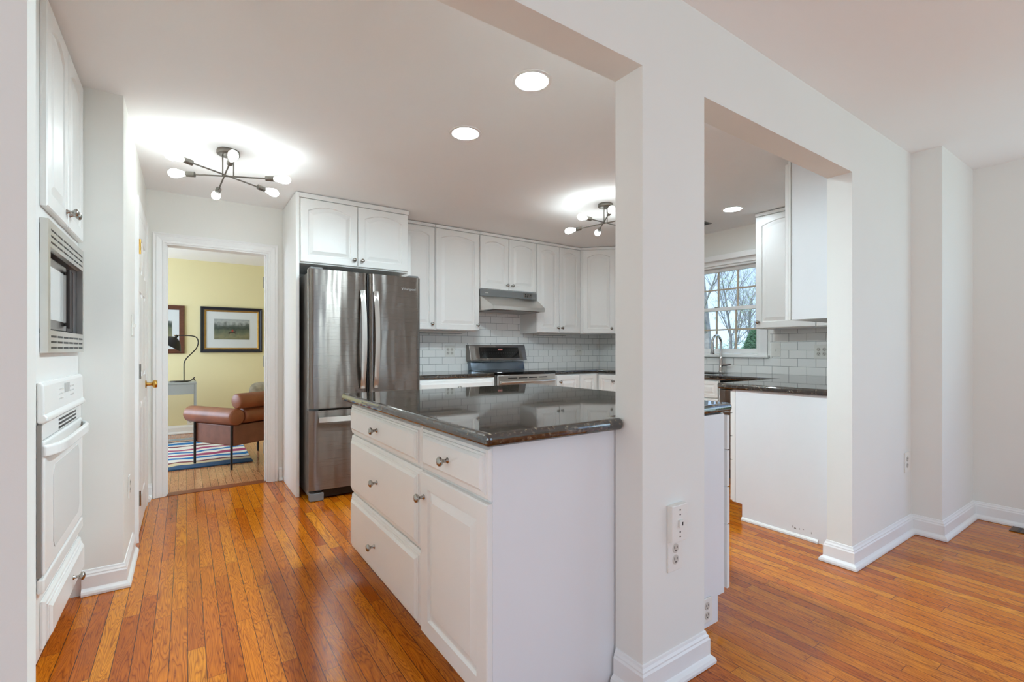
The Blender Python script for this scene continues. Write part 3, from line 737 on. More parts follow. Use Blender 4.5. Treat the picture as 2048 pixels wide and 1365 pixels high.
# wall cabinet over the peninsula: side panel towards the camera
pu = thing('upper_cabinet', 'tall white cabinet hung over the peninsula, plain side toward the opening', 'cabinet', (3.205, 1.162, 1.345))
h_ = ZT - 1.345
obj('cabinet_body', B(.0125, 1.04, 0, .335, 0, h_), M['cab'], pu)
obj('side_panel', B(0, .012, 0, .325, 0, h_), M['cabgrey'], pu)
obj('face_frame', B(0, .04, .336, .350, 0, h_), M['cab'], pu)
for a, bb in ((.0, .5), (.505, 1.0)):
    rr = [ring_rect(a, bb, .002, h_ - .034, .351), ring_rect(a, bb, .002, h_ - .034, .367), ring_rect(a + .004, bb - .004, .006, h_ - .038, .371)]
    rr += [[(x_, .742 - y_, z_) for x_, y_, z_ in q] for q in panel_rings(a + .055, bb - .055, .055, h_ - .09, .371, .035)]
    obj('door', MB().loops(rr), M['cab'], pu)

def under_light(label, x0, x1):
    t = thing('under_cabinet_light', label, 'light fixture', ((x0 + x1) / 2, 4.46, ZU), 0, 'slim unlit lights under the wall cabinets')
    a = (x1 - x0) / 2
    obj('housing', B(-a, a, -.05, .05, -.020, -.001), M['plate'], t, .003)
    obj('lens', B(-a + .03, a - .03, -.035, .035, -.0245, -.0205), M['greyplastic'], t, .002)
under_light('slim unlit light fixture under the cabinets left of the hood', 1.86, 2.44)
under_light('slim unlit light fixture under the two-door cabinet right of the hood', 3.42, 3.88)
# refrigerator surround
fs = thing('fridge_surround', 'white cabinet above the fridge with arched doors and a full-height side panel', 'cabinet', (.708, 3.99, 0))
obj('side_panel', B(0, .024, 0, .605, .002, ZT), M['cab'], fs)
obj('cabinet_body', B(.0245, .925, .02, .605, 1.835, ZT), M['cab'], fs)
obj('crown_strip', B(.0245, .925, .0, .019, ZT - .035, ZT), M['cab'], fs)
front_door(fs, .034, .475, 1.845, ZT - .04, .04, kn=(.41, .05), y0=.02)
front_door(fs, .481, .918, 1.845, ZT - .04, .04, kn=(.03, .05), y0=.02)

# oven tower on the left, fronts facing +X
OT = thing('oven_cabinet', 'tall white built-in cabinet on the left holding the ovens', 'cabinet', (-.412, 2.203, 0), RXP)
OW = .768
b = MB(); b.box(0, OW, 0, .60, .10, .32); b.box(0, OW, 0, .60, .32, 1.045); b.v = []; b.f = []
# face frame and carcass with cavities for the two appliances
b.box(0, .05, 0, .60, .10, ZT); b.box(OW - .03, OW, 0, .60, .10, ZT)
b.box(.05, OW - .03, 0, .60, .10, .325); b.box(.05, OW - .03, 0, .60, 1.038, 1.16); b.box(.05, OW - .03, 0, .60, 1.59, ZT); b.box(.05, OW - .03, .57, .60, .325, 1.038); b.box(.05, OW - .03, .57, .60, 1.16, 1.59)
b.box(0, OW, .07, .60, 0, .10)
obj('cabinet_body', b, M['cab'], OT)
front_door(OT, .058, .402, 1.652, ZT - .012, .04, kn=(.315, .055))
front_door(OT, .406, .752, 1.652, ZT - .012, .04, kn=(.03, .055))
drawer_front(OT, .058, .752, .125, .285, kx=.40)

# microwave with trim kit
mw = thing('microwave', 'stainless built-in microwave with slotted trim kit above the white oven', 'microwave', (-.412, 2.257, 1.143), RXP)
MW, MH = .690, .466
t = MB(); yf = -.022
# trim frame: sides plain, top and bottom bands perforated by slots
t.box(0, .035, yf, -.001, 0, MH); t.box(MW - .022, MW, yf, -.001, 0, MH)
def slotted(t, z0, z1):
    n = 6; a0, a1 = .035, MW - .022; rows = 3
    pitch = (a1 - a0) / n; rz = (z1 - z0) / rows
    for r in range(rows):
        za = z0 + rz * r; hs = .0075
        t.box(a0, a1, yf, -.0196, za, za + (rz - hs) / 2); t.box(a0, a1, yf, -.0196, za + (rz + hs) / 2, za + rz)
        for k in range(n + 1):
            c = a0 + pitch * k; t.box(max(a0, c - .007), min(a1, c + .007), yf, -.0196, za + (rz - hs) / 2, za + (rz + hs) / 2)
slotted(t, .008, .068); slotted(t, MH - .086, MH - .020)
t.box(.035, MW - .022, yf, -.001, 0, .008); t.box(.035, MW - .022, yf, -.001, MH - .020, MH); t.box(.035, MW - .022, yf, -.001, .068, .080); t.box(.035, MW - .022, yf, -.001, MH - .094, MH - .086)
obj('trim_frame', t, M['steelh'], mw)
obj('slot_shade_sheet', MB().box(.036, MW - .023, -.0195, -.004, .0085, .0675).box(.036, MW - .023, -.0195, -.004, MH - .0855, MH - .0205), M['dark'], mw)  # black sheets just behind the slots stand in for the shade inside them
obj('microwave_body', B(.042, MW - .03, .032, .40, .085, MH - .1), M['dark'], mw)
md = obj('door', B(.042, .505, .010, .031, .088, MH - .104), M['steeld'], mw, .003)
obj('door_window', B(.075, .440, .0075, .0098, .125, MH - .140), M['white_glass'], md)
obj('handle', MB().box(.468, .492, -.008, .002, .10, MH - .115).box(.470, .486, .002, .0098, .11, .125).box(.470, .486, .002, .0098, MH - .14, MH - .125), M['darkmatte'], md, .003)
obj('control_panel', B(.509, MW - .03, .010, .031, .088, MH - .104), M['darkmatte'], mw, .002)

# wall oven
ov = thing('built_in_oven', 'white built-in wall oven with curved handle under the microwave', 'oven', (-.412, 2.212, .33), RXP)
OVW = .735
obj('oven_body', B(.035, OVW - .035, .003, .50, .01, .70), M['white_app'], ov)
# control panel: side profile swept along its width
prof = [(-.001, .575), (-.020, .572), (-.029, .582), (-.030, .592), (-.021, .604), (-.019, .700), (-.014, .712), (-.001, .714)]
cp = obj('control_panel', MB().loops([[(x_, y_, z_) for y_, z_ in prof] for x_ in (0, OVW)]), M['white_app'], ov, .006, seg=3)
obj('display', B(.33, .42, -.0215, -.0185, .655, .692), M['paleglass'], cp)
for i in range(4):
    for j in range(3):
        for x0 in (.23, .44): obj('button', B(x0 + .022 * i, x0 + .014 + .022 * i, -.0212, -.0185, .635 + .018 * j, .641 + .018 * j), M['fade'], cp)
vp = obj('vent_panel', B(.012, OVW - .01, -.014, -.001, .515, .572), M['white_app'], ov, .003)
vs = MB()
for j in range(3): vs.box(.26, .60, -.0155, -.0135, .522 + .015 * j, .530 + .015 * j)
obj('vent_slots', vs, M['dark'], vp)
od = obj('oven_door', B(.012, OVW - .006, -.019, -.002, .055, .512), M['white_app'], ov, .008, seg=3)
obj('door_window', MB().loops([[(x_ * .5 + OVW / 2 + .02, -.0205 + k, z_ * .5 + .255) for x_, z_ in [(a * .50, b_ * .30) for a, b_ in ((-1, -.8), (-.9, -1), (.9, -1), (1, -.8), (1, .8), (.9, 1), (-.9, 1), (-1, .8))]] for k in (0.002, 0)]), M['white_glass'], od)
hp = []
for k in range(33):
    u = k / 32; x_ = .012 + (OVW - .024) * u; bow = .036 * (1 - abs(2 * u - 1) ** 7)
    hp.append((x_, -.016 - bow, .480))
rings = []
for x_, y_, z_ in hp: rings.append([(x_, y_ - .007, z_ - .020), (x_, y_ + .006, z_ - .022), (x_, y_ + .006, z_ + .020), (x_, y_ - .007, z_ + .014)])
obj('handle', MB().loops(rings), M['white_app'], od, .004)
obj('lower_trim', B(.0, OVW, -.020, -.001, .0, .048), M['white_app'], ov, .005)
obj('side_trim', B(.0, .0115, -.012, -.001, .055, .570), M['steeld'], ov)

# ================================================================== REFRIGERATOR
fr = thing('refrigerator', 'stainless french-door refrigerator with bottom freezer drawer', 'refrigerator', (.765, 3.80, 0))
FW = .895
obj('fridge_body', B(.008, FW - .008, .075, .76, .03, 1.745), M['sidegrey'], fr, .004)
def fdoor(name, x0, x1, z0, z1, bulge=.012):
    n = 24; ring0 = []
    pts = []
    for k in range(n + 1):
        u = k / n; e = min(u, 1 - u)
        y = -bulge * (1 - (2 * u - 1) ** 2)
        if e < .03: y += .012 * (1 - e / .03) ** 2
        pts.append((x0 + (x1 - x0) * u, y))
    poly = pts + [(x1, .068), (x0, .068)]
    return obj(name, MB().prism(poly, z0, z1), M['steel'], fr, smooth=True)
dl = fdoor('door', 0, .442, .705, 1.765); drr = fdoor('door', .453, FW, .705, 1.765)
fz = fdoor('freezer_drawer', 0, FW, .085, .688, .014)
obj('center_gasket', B(.4425, .4525, .012, .066, .705, 1.76), M['dark'], fr)
def handle(parent, xc, z0, z1, y0):
    n = 18; R = []
    for k in range(n + 1):
        u = k / n; bow = .075 - .05 * (2 * u - 1) ** 2
        z = z0 + (z1 - z0) * u; y = y0 - bow
        R.append([(xc - .019, y, z), (xc + .019, y, z), (xc + .016, y + .012, z), (xc - .016, y + .012, z)])
    h = MB().loops(R); 
    h.box(xc - .012, xc + .012, y0 - .016, y0, z0 + .03, z0 + .06); h.box(xc - .012, xc + .012, y0 - .016, y0, z1 - .06, z1 - .03)
    h.box(xc - .012, xc + .012, y0 - .03, y0 - .012, z0 + .0, z0 + .05); h.box(xc - .012, xc + .012, y0 - .03, y0 - .012, z1 - .05, z1)
    return obj('handle', h, M['steelh'], parent)
handle(dl, .395, .845, 1.625, -.003); handle(drr, .500, .845, 1.625, -.003)
R = []
for k in range(19):
    u = k / 18; R.append([(.06 + .775 * u, -.055 - .025 * (1 - (2 * u - 1) ** 2), z) for z in (.605, .643)] + [(.06 + .775 * u, -.043 - .025 * (1 - (2 * u - 1) ** 2), z) for z in (.643, .605)])
hb = MB().loops(R); hb.box(.07, .10, -.05, 0.006, .612, .636); hb.box(.795, .825, -.05, 0.006, .612, .636)
obj('handle', hb, M['steelh'], fz)
obj('kick_grille', B(.11, FW - .11, .045, .07, .015, .080), M['dark'], fr)
for x0 in (0.006, FW - .106):
    obj('foot_cover', MB().prism([(x0, .005), (x0 + .03, .0), (x0 + .1, .0), (x0 + .1, .06), (x0, .06)], .003, .062), M['greyplastic'], fr, .004)
for x0 in (.012, FW - .10):
    obj('hinge_cover', MB().box(x0, x0 + .088, .01, .12, 1.7655, 1.782), M['greyplastic'], fr, .004)
obj('middle_hinge', B(.0, .07, .02, .066, .689, .7035), M['greyplastic'], fr)
# raised maker's badge
tcu = bpy.data.curves.new('badge', 'FONT'); tcu.body = 'Whirlpool'; tcu.size = .030; tcu.extrude = .0008; tcu.align_x = 'CENTER'
tob = bpy.data.objects.new('badge', tcu); COL.objects.link(tob); tob.parent = drr
tcu.materials.append(M['chrome'])
bpy.context.view_layer.update()
bme = bpy.data.meshes.new_from_object(tob.evaluated_get(bpy.context.evaluated_depsgraph_get()))
bpy.data.objects.remove(tob); bdg = bpy.data.objects.new('badge', bme); COL.objects.link(bdg); bdg.parent = drr
bdg.location = (.785, -.0125, 1.652); bdg.rotation_euler = (PI / 2, 0, 0)

# ================================================================== RANGE + HOOD
rg = thing('kitchen_range', 'stainless electric range with black glass cooktop and raised control panel', 'stove', (2.538, 3.955, 0))
RW = .752
obj('range_body', B(.003, RW - .003, .03, .615, .03, .905), M['sidegrey'], rg)
obj('cooktop', B(0, RW, -.006, .575, .901, .928), M['blackglass'], rg, .005)
for bx, by, br in ((.20, .17, .10), (.55, .17, .085), (.20, .42, .08), (.55, .42, .10)):
    n = 32
    burn = MB().loops([[(bx + rr * math.cos(2 * PI * k / n), by + rr * math.sin(2 * PI * k / n), .9283) for k in range(n)] for rr in (br, br - .003)], False, False)
    obj('burner_ring', burn, M['greyplastic'], rg)
obj('rear_vent', MB().loops([[(x_, .535, .929), (x_, .560, 1.015), (x_, .612, 1.015), (x_, .612, .929)] for x_ in (.02, RW - .02)]), M['bluegloss'], rg)
cpn = obj('control_panel', MB().loops([[(x_, .515, 1.03), (x_, .560, 1.20), (x_, .575, 1.205), (x_, .625, 1.205), (x_, .625, 1.03)] for x_ in (0, RW)]), M['steel'], rg, .004)
sl_ = (.560 - .515) / .17
obj('touch_panel', MB().loops([[(x_, .515 + (z_ - 1.03) * sl_ - .002, z_) for x_, z_ in ((.12, 1.058), (.65, 1.058), (.65, 1.178), (.12, 1.178))], [(x_, .515 + (z_ - 1.03) * sl_ + .001, z_) for x_, z_ in ((.12, 1.058), (.65, 1.058), (.65, 1.178), (.12, 1.178))]]), M['blackglass'], cpn)
for i in range(16):
    for j in range(3):
        if 7 <= i <= 9 and j == 2: continue
        z_ = 1.080 + .032 * j; x_ = .15 + .031 * i; y_ = .515 + (z_ - 1.03) * sl_ - .0035
        obj('touch_key', B(x_, x_ + .005, y_, y_ + .001, z_, z_ + .003), M['greyplastic'], cpn)
z_ = 1.145
obj('clock_display', B(.365, .425, .515 + (z_ - 1.03) * sl_ - .0038, .515 + (z_ - 1.03) * sl_ - .0028, z_, z_ + .016), M['clock'], cpn)
odr = obj('oven_door', B(.006, RW - .006, -.010, .028, .24, .898), M['steelh'], rg, .006)
obj('door_window', B(.12, RW - .12, -.0135, -.0105, .38, .66), M['blackglass'], odr)
vs = MB()
for k in range(4): vs.box(.13 + .13 * k, .24 + .13 * k, -.012, -.0095, .860, .869)
obj('vent_slots', vs, M['dark'], odr)
R = []
for k in range(17):
    u = k / 16; yb = -.030 - .030 * (1 - (2 * u - 1) ** 2)
    R.append([(.03 + (RW - .06) * u, yb + .010 * math.cos(a), .825 + .013 * math.sin(a)) for a in [2 * PI * q / 8 for q in range(8)]])
h = MB().loops(R); h.box(.035, .065, -.035, -.010, .815, .835); h.box(RW - .065, RW - .035, -.035, -.010, .815, .835)
obj('handle', h, M['steelh'], odr)
obj('storage_drawer', B(.006, RW - .006, -.008, .028, .06, .23), M['steel'], rg, .005)
for x0, y0 in ((.05, .06), (RW - .10, .06), (.05, .5), (RW - .10, .5)):
    obj('foot', B(x0, x0 + .05, y0, y0 + .05, .001, .03), M['dark'], rg)

hd = thing('range_hood', 'stainless under-cabinet range hood above the stove', 'range hood', (2.530, 4.26, 1.565))
HW = .738
obj('upper_band', B(0, HW, 0, .32, .152, .2225), M['greyplastic'], hd, .002)
obj('control_strip', MB().box(.56, .68, -.003, -.0003, .165, .21), M['steeld'], hd)
for a0, a1, c0, c1 in ((.575, .59, .19, .203), (.61, .62, .19, .203), (.65, .66, .19, .203), (.575, .585, .17, .18), (.60, .61, .17, .18)):
    obj('button', B(a0, a1, -.005, -.003, c0, c1), M['dark'], hd)
obj('maker_badge', B(.06, .10, -.002, -.0003, .183, .190), M['steelh'], hd)
hood = MB().add([(0, .0, .151), (HW, .0, .151), (HW, .315, .151), (0, .315, .151), (.035, -.20, .036), (HW - .035, -.20, .036), (HW, .315, .036), (0, .315, .036),
                 (.035, -.20, 0), (HW - .035, -.20, 0), (HW, .315, 0), (0, .315, 0), (0, -.02, 0.0), (HW, -.02, 0.0), (0, -.02, .036), (HW, -.02, .036)],
                [(0, 1, 2, 3), (0, 4, 5, 1), (4, 8, 9, 5), (0, 14, 4), (1, 5, 15), (14, 12, 8, 4), (15, 5, 9, 13), (3, 7, 14, 0), (7, 11, 12, 14), (2, 1, 15, 6), (6, 15, 13, 10), (3, 2, 6, 7), (7, 6, 10, 11), (8, 12, 11, 10, 13, 9)])
obj('hood_canopy', hood, M['steelh'], hd)
obj('filter', B(.08, HW - .08, -.16, .20, -.006, -.0008), M['steeld'], hd)
obj('lamp_lens', B(.25, .49, .21, .28, -.008, -.0008), M['plate'], hd)

# faucet
fc = thing('kitchen_faucet', 'tall chrome pull-down faucet in front of the window', 'faucet', (4.52, 2.79, .921))
obj('base', MB().lathe([(.028, .001), (.028, .008), (.020, .014), (.018, .12), (.015, .125), (.014, .22)]), M['chrome'], fc, smooth=True)
pts = [(0, 0, .22), (0, 0, .30)] + [(-.075 * (1 - math.cos(a)), 0, .30 + .075 * math.sin(a)) for a in [PI * k / 12 for k in range(1, 12)]] + [(-.15, 0, .30)]
obj('spout', MB().tube(pts, .0125, 12), M['chrome'], fc, smooth=True)
obj('spray_head', MB().lathe([(.013, .30), (.016, .28), (.018, .22), (.022, .19), (.020, .185)], (-.15, 0, 0)), M['chrome'], fc, smooth=True)
obj('lever', MB().tube([(0, -.015, .075), (0, -.05, .077), (-.005, -.11, .085)], [.014, .012, .007], 10), M['chrome'], fc, smooth=True)

# ================================================================== OUTLETS AND SWITCHES
def outlet(label, loc, rz, kind='duplex', w_=.072, h_=.116, cat='outlet', group=None, t=.006):
    r = thing('power_outlet' if cat == 'outlet' else 'light_switch', label, cat, loc, rz, group)
    obj('cover_plate', B(-w_ / 2, w_ / 2, -t, -.0005, -h_ / 2, h_ / 2), M['plate'], r, .002)
    cols = [0] if w_ < .1 else [-.023, .023]
    for cx_ in cols:
        if kind == 'duplex':
            for dz in (-.0195, .0195):
                rc = obj('receptacle', MB().lathe([(.0165, t - .001), (.0165, t + .001), (.0155, t + .0015)], (cx_, 0, dz), '-Y', 20), M['recept'], r)
                obj('slots', MB().box(cx_ - .008, cx_ - .0055, -t - .0022, -t - .0014, dz - .001, dz + .008).box(cx_ + .0055, cx_ + .008, -t - .0022, -t - .0014, dz - .001, dz + .008).box(cx_ - .0022, cx_ + .0022, -t - .0022, -t - .0014, dz - .010, dz - .0055), M['dark'], rc)
        elif kind == 'toggle':
            obj('toggle', B(cx_ - .005, cx_ + .005, -t - .012, -t, -.010, .006), M['plate'], r, .001)
        elif kind == 'phone':
            obj('jack', B(cx_ - .010, cx_ + .010, -t - .008, -t, -.012, .012), M['plate'], r, .001)
            for dz in (.046, .030, -.030, -.046): obj('screw', MB().lathe([(.003, t), (.003, t + .001)], (0, 0, dz), '-Y', 8), M['dark'], r)
            obj('jack_hole', B(.0, .006, -t - .0085, -t - .0078, -.006, .006), M['dark'], r)
    return r
outlet('white wall jack plate on the pillar, upper of the two plates', (1.404, WF, .556), 0, 'phone', .086, .126, t=.022)
outlet('white duplex outlet on the pillar, lower of the two plates', (1.400, WF, .446), 0, 'duplex', .078, .118)
outlet('white outlet low on the right dining wall beside the corner column', (3.690, WF, .455), 0, 'duplex', .072, .120)
outlet('white four-socket outlet plate on the tiles left of the stove', (2.345, 4.590, 1.135), 0, 'duplex', .116, .125)
outlet('white plate on the tiles right of the stove', (4.205, 4.590, 1.143), 0, 'toggle', .116, .125, cat='switch')
outlet('white switch plate on the tiles beside the kitchen window', (4.590, 2.275, 1.150), RXN, 'toggle', .085, .125, cat='switch')
outlet('white outlet plate on the tiles below the cabinet right of the window', (4.590, 1.885, 1.135), RXN, 'duplex', .116, .125)
outlet('white switch plate on the left wall before the closet door', (-.248, 3.405, 1.29), RXP, 'toggle', .074, .118, cat='switch')
outlet('white plate low on the left wall near the corner', (-.248, 3.22, .43), RXP, 'duplex', .072, .116)
outlet('small white plate at the foot of the island end panel', (1.775, 1.163, .075), 0, 'duplex', .072, .10)
outlet('white outlet above the baseboard on the yellow wall', (.058, 7.900, .18), 0, 'duplex', .072, .116)

# ================================================================== LIGHTS
def sputnik(label, x, y, rz):
    r = thing('ceiling_light', label, 'ceiling light', (x, y, CE), rz, 'sputnik ceiling lights')
    obj('canopy', MB().lathe([(.062, -.001), (.064, -.006), (.064, -.024), (.060, -.028), (.01, -.029)], n=32), M['lampmetal'], r, smooth=True)
    for a, b_ in ((-.030, .004), (.028, -.006)):
        obj('stem', MB().tube([(a, b_, -.026), (a, b_, -.158)], .0042, 10), M['lampmetal'], r, smooth=True)
    for az, tilt, zoff, off in ((-24.5, 0.0, -.160, (.012, -.010)), (27.0, -.045, -.152, (-.006, .012)), (95.0, -.112, -.168, (-.024, .0))):
        a = math.radians(az); d = Vector((math.cos(a) * math.cos(tilt), math.sin(a) * math.cos(tilt), math.sin(tilt)))
        c = Vector((off[0], off[1], zoff))
        obj('arm', MB().tube([c - d * .205, c + d * .205], .0046, 10), M['lampmetal'], r, smooth=True)
        for s in (-1, 1):
            q = d.to_track_quat('Z', 'Y').to_matrix().to_4x4() if s > 0 else (-d).to_track_quat('Z', 'Y').to_matrix().to_4x4()
            T = Matrix.Translation(c + d * s * .200) @ q
            obj('socket', MB().lathe([(.008, 0), (.0165, .003), (.0165, .050), (.015, .052)], n=20).xform(T), M['lampmetal'], r, smooth=True)
            obj('bulb', MB().lathe([(.011, .052), (.013, .062), (.020, .082), (.0255, .104), (.0265, .118), (.0235, .134), (.014, .146), (.001, .150)], n=20).xform(T), M['bulb'], r, smooth=True)
    return r
sputnik('sputnik ceiling light with six lit bulbs nearest the doorway', .22, 3.43, 0)
sputnik('sputnik ceiling light partly hidden behind the pillar', 2.94, 2.87, math.radians(28))
def recessed(label, x, y, r=.072, m='can'):
    t = thing('recessed_light', label, 'ceiling light', (x, y, CE), 0, 'recessed ceiling lights')
    obj('trim_ring', MB().lathe([(r + .020, -.0005), (r + .019, -.005), (r + .004, -.007), (r, -.004), (r, -.0005)], n=40), M['trim'], t, smooth=True)
    obj('lens', MB().lathe([(r - .001, -.0045), (.001, -.0085)], n=40), M[m], t, smooth=True)
recessed('round lit recessed light, largest and nearest, above the island', 1.31, 1.742)
recessed('round lit recessed light above the island, second from the pillar', 1.315, 2.378)
recessed('round lit recessed light in the ceiling near the sink window', 3.96, 2.335, m='can_low')
cv = thing('ceiling_vent', 'small grey ceiling vent at the edge of the pillar', 'vent', (4.17, 2.86, CE))
obj('vent_frame', MB().box(-.07, .07, -.15, .15, -.006, -.0005), M['greyplastic'], cv, .002)
obj('vent_slats', MB().box(-.05, -.03, -.13, .13, -.009, -.006).box(-.01, .01, -.13, .13, -.009, -.006).box(.03, .05, -.13, .13, -.009, -.006), M['dark'], cv)
rg_ = thing('floor_register', 'bronze floor vent register by the right dining wall', 'vent', (4.375, .535, .0))
obj('register_frame', B(-.06, .06, -.16, .16, .001, .006), M['bronze'], rg_, .002)
sl_ = MB()
for k in range(9): sl_.box(-.04, .04, -.128 + .03 * k, -.114 + .03 * k, .006, .0075)
obj('slots', sl_, M['dark'], rg_)

# ================================================================== STUDY
tag(obj('area_rug', B(-1.9, .572, 0, 1.62, .001, .014), M['rug'], bevel=.004, loc=(0, 5.53, 0)), 'wavy striped rug in blue, white and burgundy on the study floor', 'rug')
# leather chair: A front-left leg, B back-left, C front-right
A = Vector((.083, 5.711)); Bp = Vector((.363, 5.256)); Cc = Vector((.686, 6.092))
u = (A - Bp).normalized(); depth = (A - Bp).length; v = (Cc - A).normalized(); width = (Cc - A).length
# local frame: x = v (seen left to right from the back), y = u (forward)
ch = thing('armchair', 'cognac leather lounge chair with bolster arms and thin black legs', 'chair', (Bp.x, Bp.y, 0), math.atan2(v.y, v.x))
def cyl(p0, p1, r, name, parent, seam=True):
    p0, p1 = Vector(p0), Vector(p1); L_ = (p1 - p0).length
    prof = [(.001, 0), (r * .80, .0), (r * .93, .004), (r * .985, .012), (r, .022)] + [(r * (1 + .006 * math.sin(k * 1.7)), .022 + (L_ - .044) * k / 10) for k in range(1, 10)] + [(r, L_ - .022), (r * .985, L_ - .012), (r * .93, L_ - .004), (r * .80, L_), (.001, L_)]
    T = Matrix.Translation(p0) @ (p1 - p0).normalized().to_track_quat('Z', 'Y').to_matrix().to_4x4()
    return obj(name, MB().lathe(prof, n=32).xform(T), M['leather'], parent, smooth=True)
wd, dp = width, depth
obj('seat_box', B(.012, wd - .012, -.015, dp + .03, .225, .425), M['leather2'], ch, .012, seg=3)
obj('seat_cushion', B(.09, wd - .09, .05, dp + .06, .426, .50), M['leather'], ch, .025, seg=4)
for x_ in (.0, wd): cyl((x_ + (.02 if x_ == 0 else -.02), -.06, .508), (x_ + (.02 if x_ == 0 else -.02), dp + .10, .508), .080, 'arm_roll', ch)
cyl((.10, .0, .508), (wd - .10, .0, .508), .075, 'back_roll', ch)
cyl((.02, -.035, .657), (wd - .02, -.035, .657), .074, 'back_roll', ch)
for x_, y_ in ((-.0, 0), (0, dp), (wd, dp), (wd, 0)):
    obj('leg', MB().tube([(x_ + (0 if x_ < .1 else 0), y_, .002 if not (x_ == 0 and y_ > .1) else .016), (x_, y_, .428)], .0115, 10), M['black_metal'], ch, smooth=True)
pl = MB().loops([[(.5 * r_ * math.copysign(abs(math.cos(a)) ** .6, math.cos(a)) * .31, z_, .5 * r_ * math.copysign(abs(math.sin(a)) ** .6, math.sin(a)) * .31) for a in [2 * PI * k / 28 for k in range(28)]] for r_, z_ in ((.3, -.055), (.7, -.05), (.92, -.02), (1, 0), (.92, .02), (.7, .05), (.3, .055))])
pil = tag(obj('throw_pillow', pl, M['pillow'], smooth=True), 'silver patterned pillow leaning on the leather chair', 'pillow')
cpos = Bp + v * .47 + u * .16; pil.location = (cpos.x, cpos.y, .655); pil.rotation_euler = (math.radians(-8), 0, math.atan2(v.y, v.x))
# desk
dk = thing('console_desk', 'light grey slim writing desk along the yellow wall', 'desk', (.115, 7.10, 0))
obj('desk_top', B(-1.30, 0, -.005, .42, .725, .745), M['desk'], dk, .003)
obj('drawer', B(-1.277, -.0245, .0, .40, .60, .7245), M['desk'], dk, .003)
for x_ in (-1.30, -.024):
    obj('leg', MB().box(x_, x_ + .022, .0, .022, .058, .7245).box(x_, x_ + .022, .39, .412, .001, .7245).box(x_, x_ + .022, .0, .39, .036, .058), M['desk'], dk)
obj('foot_rail', B(-1.278, -.024, 0, .022, .036, .058), M['desk'], dk)
# lamp
lp = thing('desk_lamp', 'black desk lamp with hooked neck and flared shade on the desk', 'lamp', (-.015, 7.30, .7455))
obj('base', MB().lathe([(.10, .0005), (.10, .010), (.095, .014), (.001, .013)], (-.05, 0, 0), n=28), M['black_metal'], lp, smooth=True)
sp_ = [(0, 0, .010), (0, 0, .20), (.004, 0, .245), (.03, 0, .30), (.09, 0, .37), (.128, 0, .42), (.148, 0, .475), (.148, 0, .525), (.125, 0, .567), (.07, 0, .583), (0, 0, .585), (-.07, 0, .585)]
def catmull(P, n=5):
    P = [Vector(p) for p in P]; out = []
    for i in range(len(P) - 1):
        a, b_, c_, d_ = P[max(i - 1, 0)], P[i], P[i + 1], P[min(i + 2, len(P) - 1)]
        for k in range(n):
            t_ = k / n
            out.append(.5 * ((2 * b_) + (c_ - a) * t_ + (2 * a - 5 * b_ + 4 * c_ - d_) * t_ ** 2 + (3 * b_ - a - 3 * c_ + d_) * t_ ** 3))
    return out + [P[-1]]
obj('neck', MB().tube(catmull(sp_), .007, 10), M['black_metal'], lp, smooth=True)
obj('brass_joint', MB().tube([(-.10, 0, .585), (-.055, 0, .585)], .0078, 10), M['brass'], lp, smooth=True)
rings = []
for k in range(9):
    t_ = k / 8; rr = .018 + .125 * t_ ** .6
    rings.append([Vector((rr * math.cos(a), rr * .85 * math.sin(a), -.125 * t_)) for a in [2 * PI * q / 28 for q in range(28)]])
inner = [[p * .96 + Vector((0, 0, -.002)) for p in r_] for r_ in reversed(rings)]
T = Matrix.Translation((-.085, 0, .56)) @ Matrix.Rotation(math.radians(32), 4, 'Y')
obj('lamp_shade', MB().loops(rings + inner).xform(T), M['black_metal'], lp, smooth=True)
obj('shade_cap', MB().lathe([(.014, -.005), (.017, .02), (.014, .035), (.001, .036)]).xform(T), M['black_metal'], lp, smooth=True)
obj('switch_cord', MB().tube([(.02, 0, .008), (.07, -.02, .012), (.095, -.01, .035), (.11, .0, .05), (.10, .02, .03), (.12, .03, .01)], .006, 8), M['black_metal'], lp, smooth=True)
# framed pictures on the yellow wall
def frame_mb(w_, h_, prof):
    rings = []
    for cx_, cz_ in ((0, 0), (w_, 0), (w_, h_), (0, h_)):
        sx = 1 if cx_ == 0 else -1; sz = 1 if cz_ == 0 else -1
        rings.append([(cx_ + sx * a, -t_, cz_ + sz * a) for a, t_ in prof])
    rings.append(rings[0])
    return MB().loops(rings, False, False)
pf = thing('framed_picture', 'landscape print with a red rider in a dark frame with gold lip', 'picture', (.173, 7.898, 1.112))
w_, h_ = .762, .643
obj('frame', frame_mb(w_, h_, [(0, 0), (0, .028), (.012, .030), (.03, .020), (.045, .022), (.045, 0)]), M['frameblack'], pf)
obj('gold_lip', frame_mb(w_, h_, [(.0452, 0), (.0452, .022), (.060, .018), (.066, .012), (.066, 0)]), M['gold'], pf)
obj('mat_board', B(.0662, w_ - .0662, -.008, -.004, .0662, h_ - .0662), M['mat'], pf)
pr = obj('print', B(0, .44, -.0015, 0, 0, .29), M['print'], pf, loc=(.16, -.0083, .185))
obj('rider', MB().loops([[(x_, y_, z_) for x_, z_ in ((.212, .108), (.232, .106), (.236, .126), (.230, .143), (.222, .146), (.214, .135))] for y_ in (-.0018, -.0026)]), M['red'], pr)
obj('horse', MB().loops([[(x_, y_, z_) for x_, z_ in ((.165, .078), (.180, .108), (.245, .108), (.262, .124), (.272, .116), (.256, .094), (.270, .070), (.250, .090), (.195, .090), (.178, .068), (.176, .090))] for y_ in (-.0018, -.0022)]), M['horse'], pr)
pf = thing('framed_picture', 'brown wood framed picture partly cut off by the door casing', 'picture', (-.46, 7.898, 1.100))
w_, h_ = .45, .653
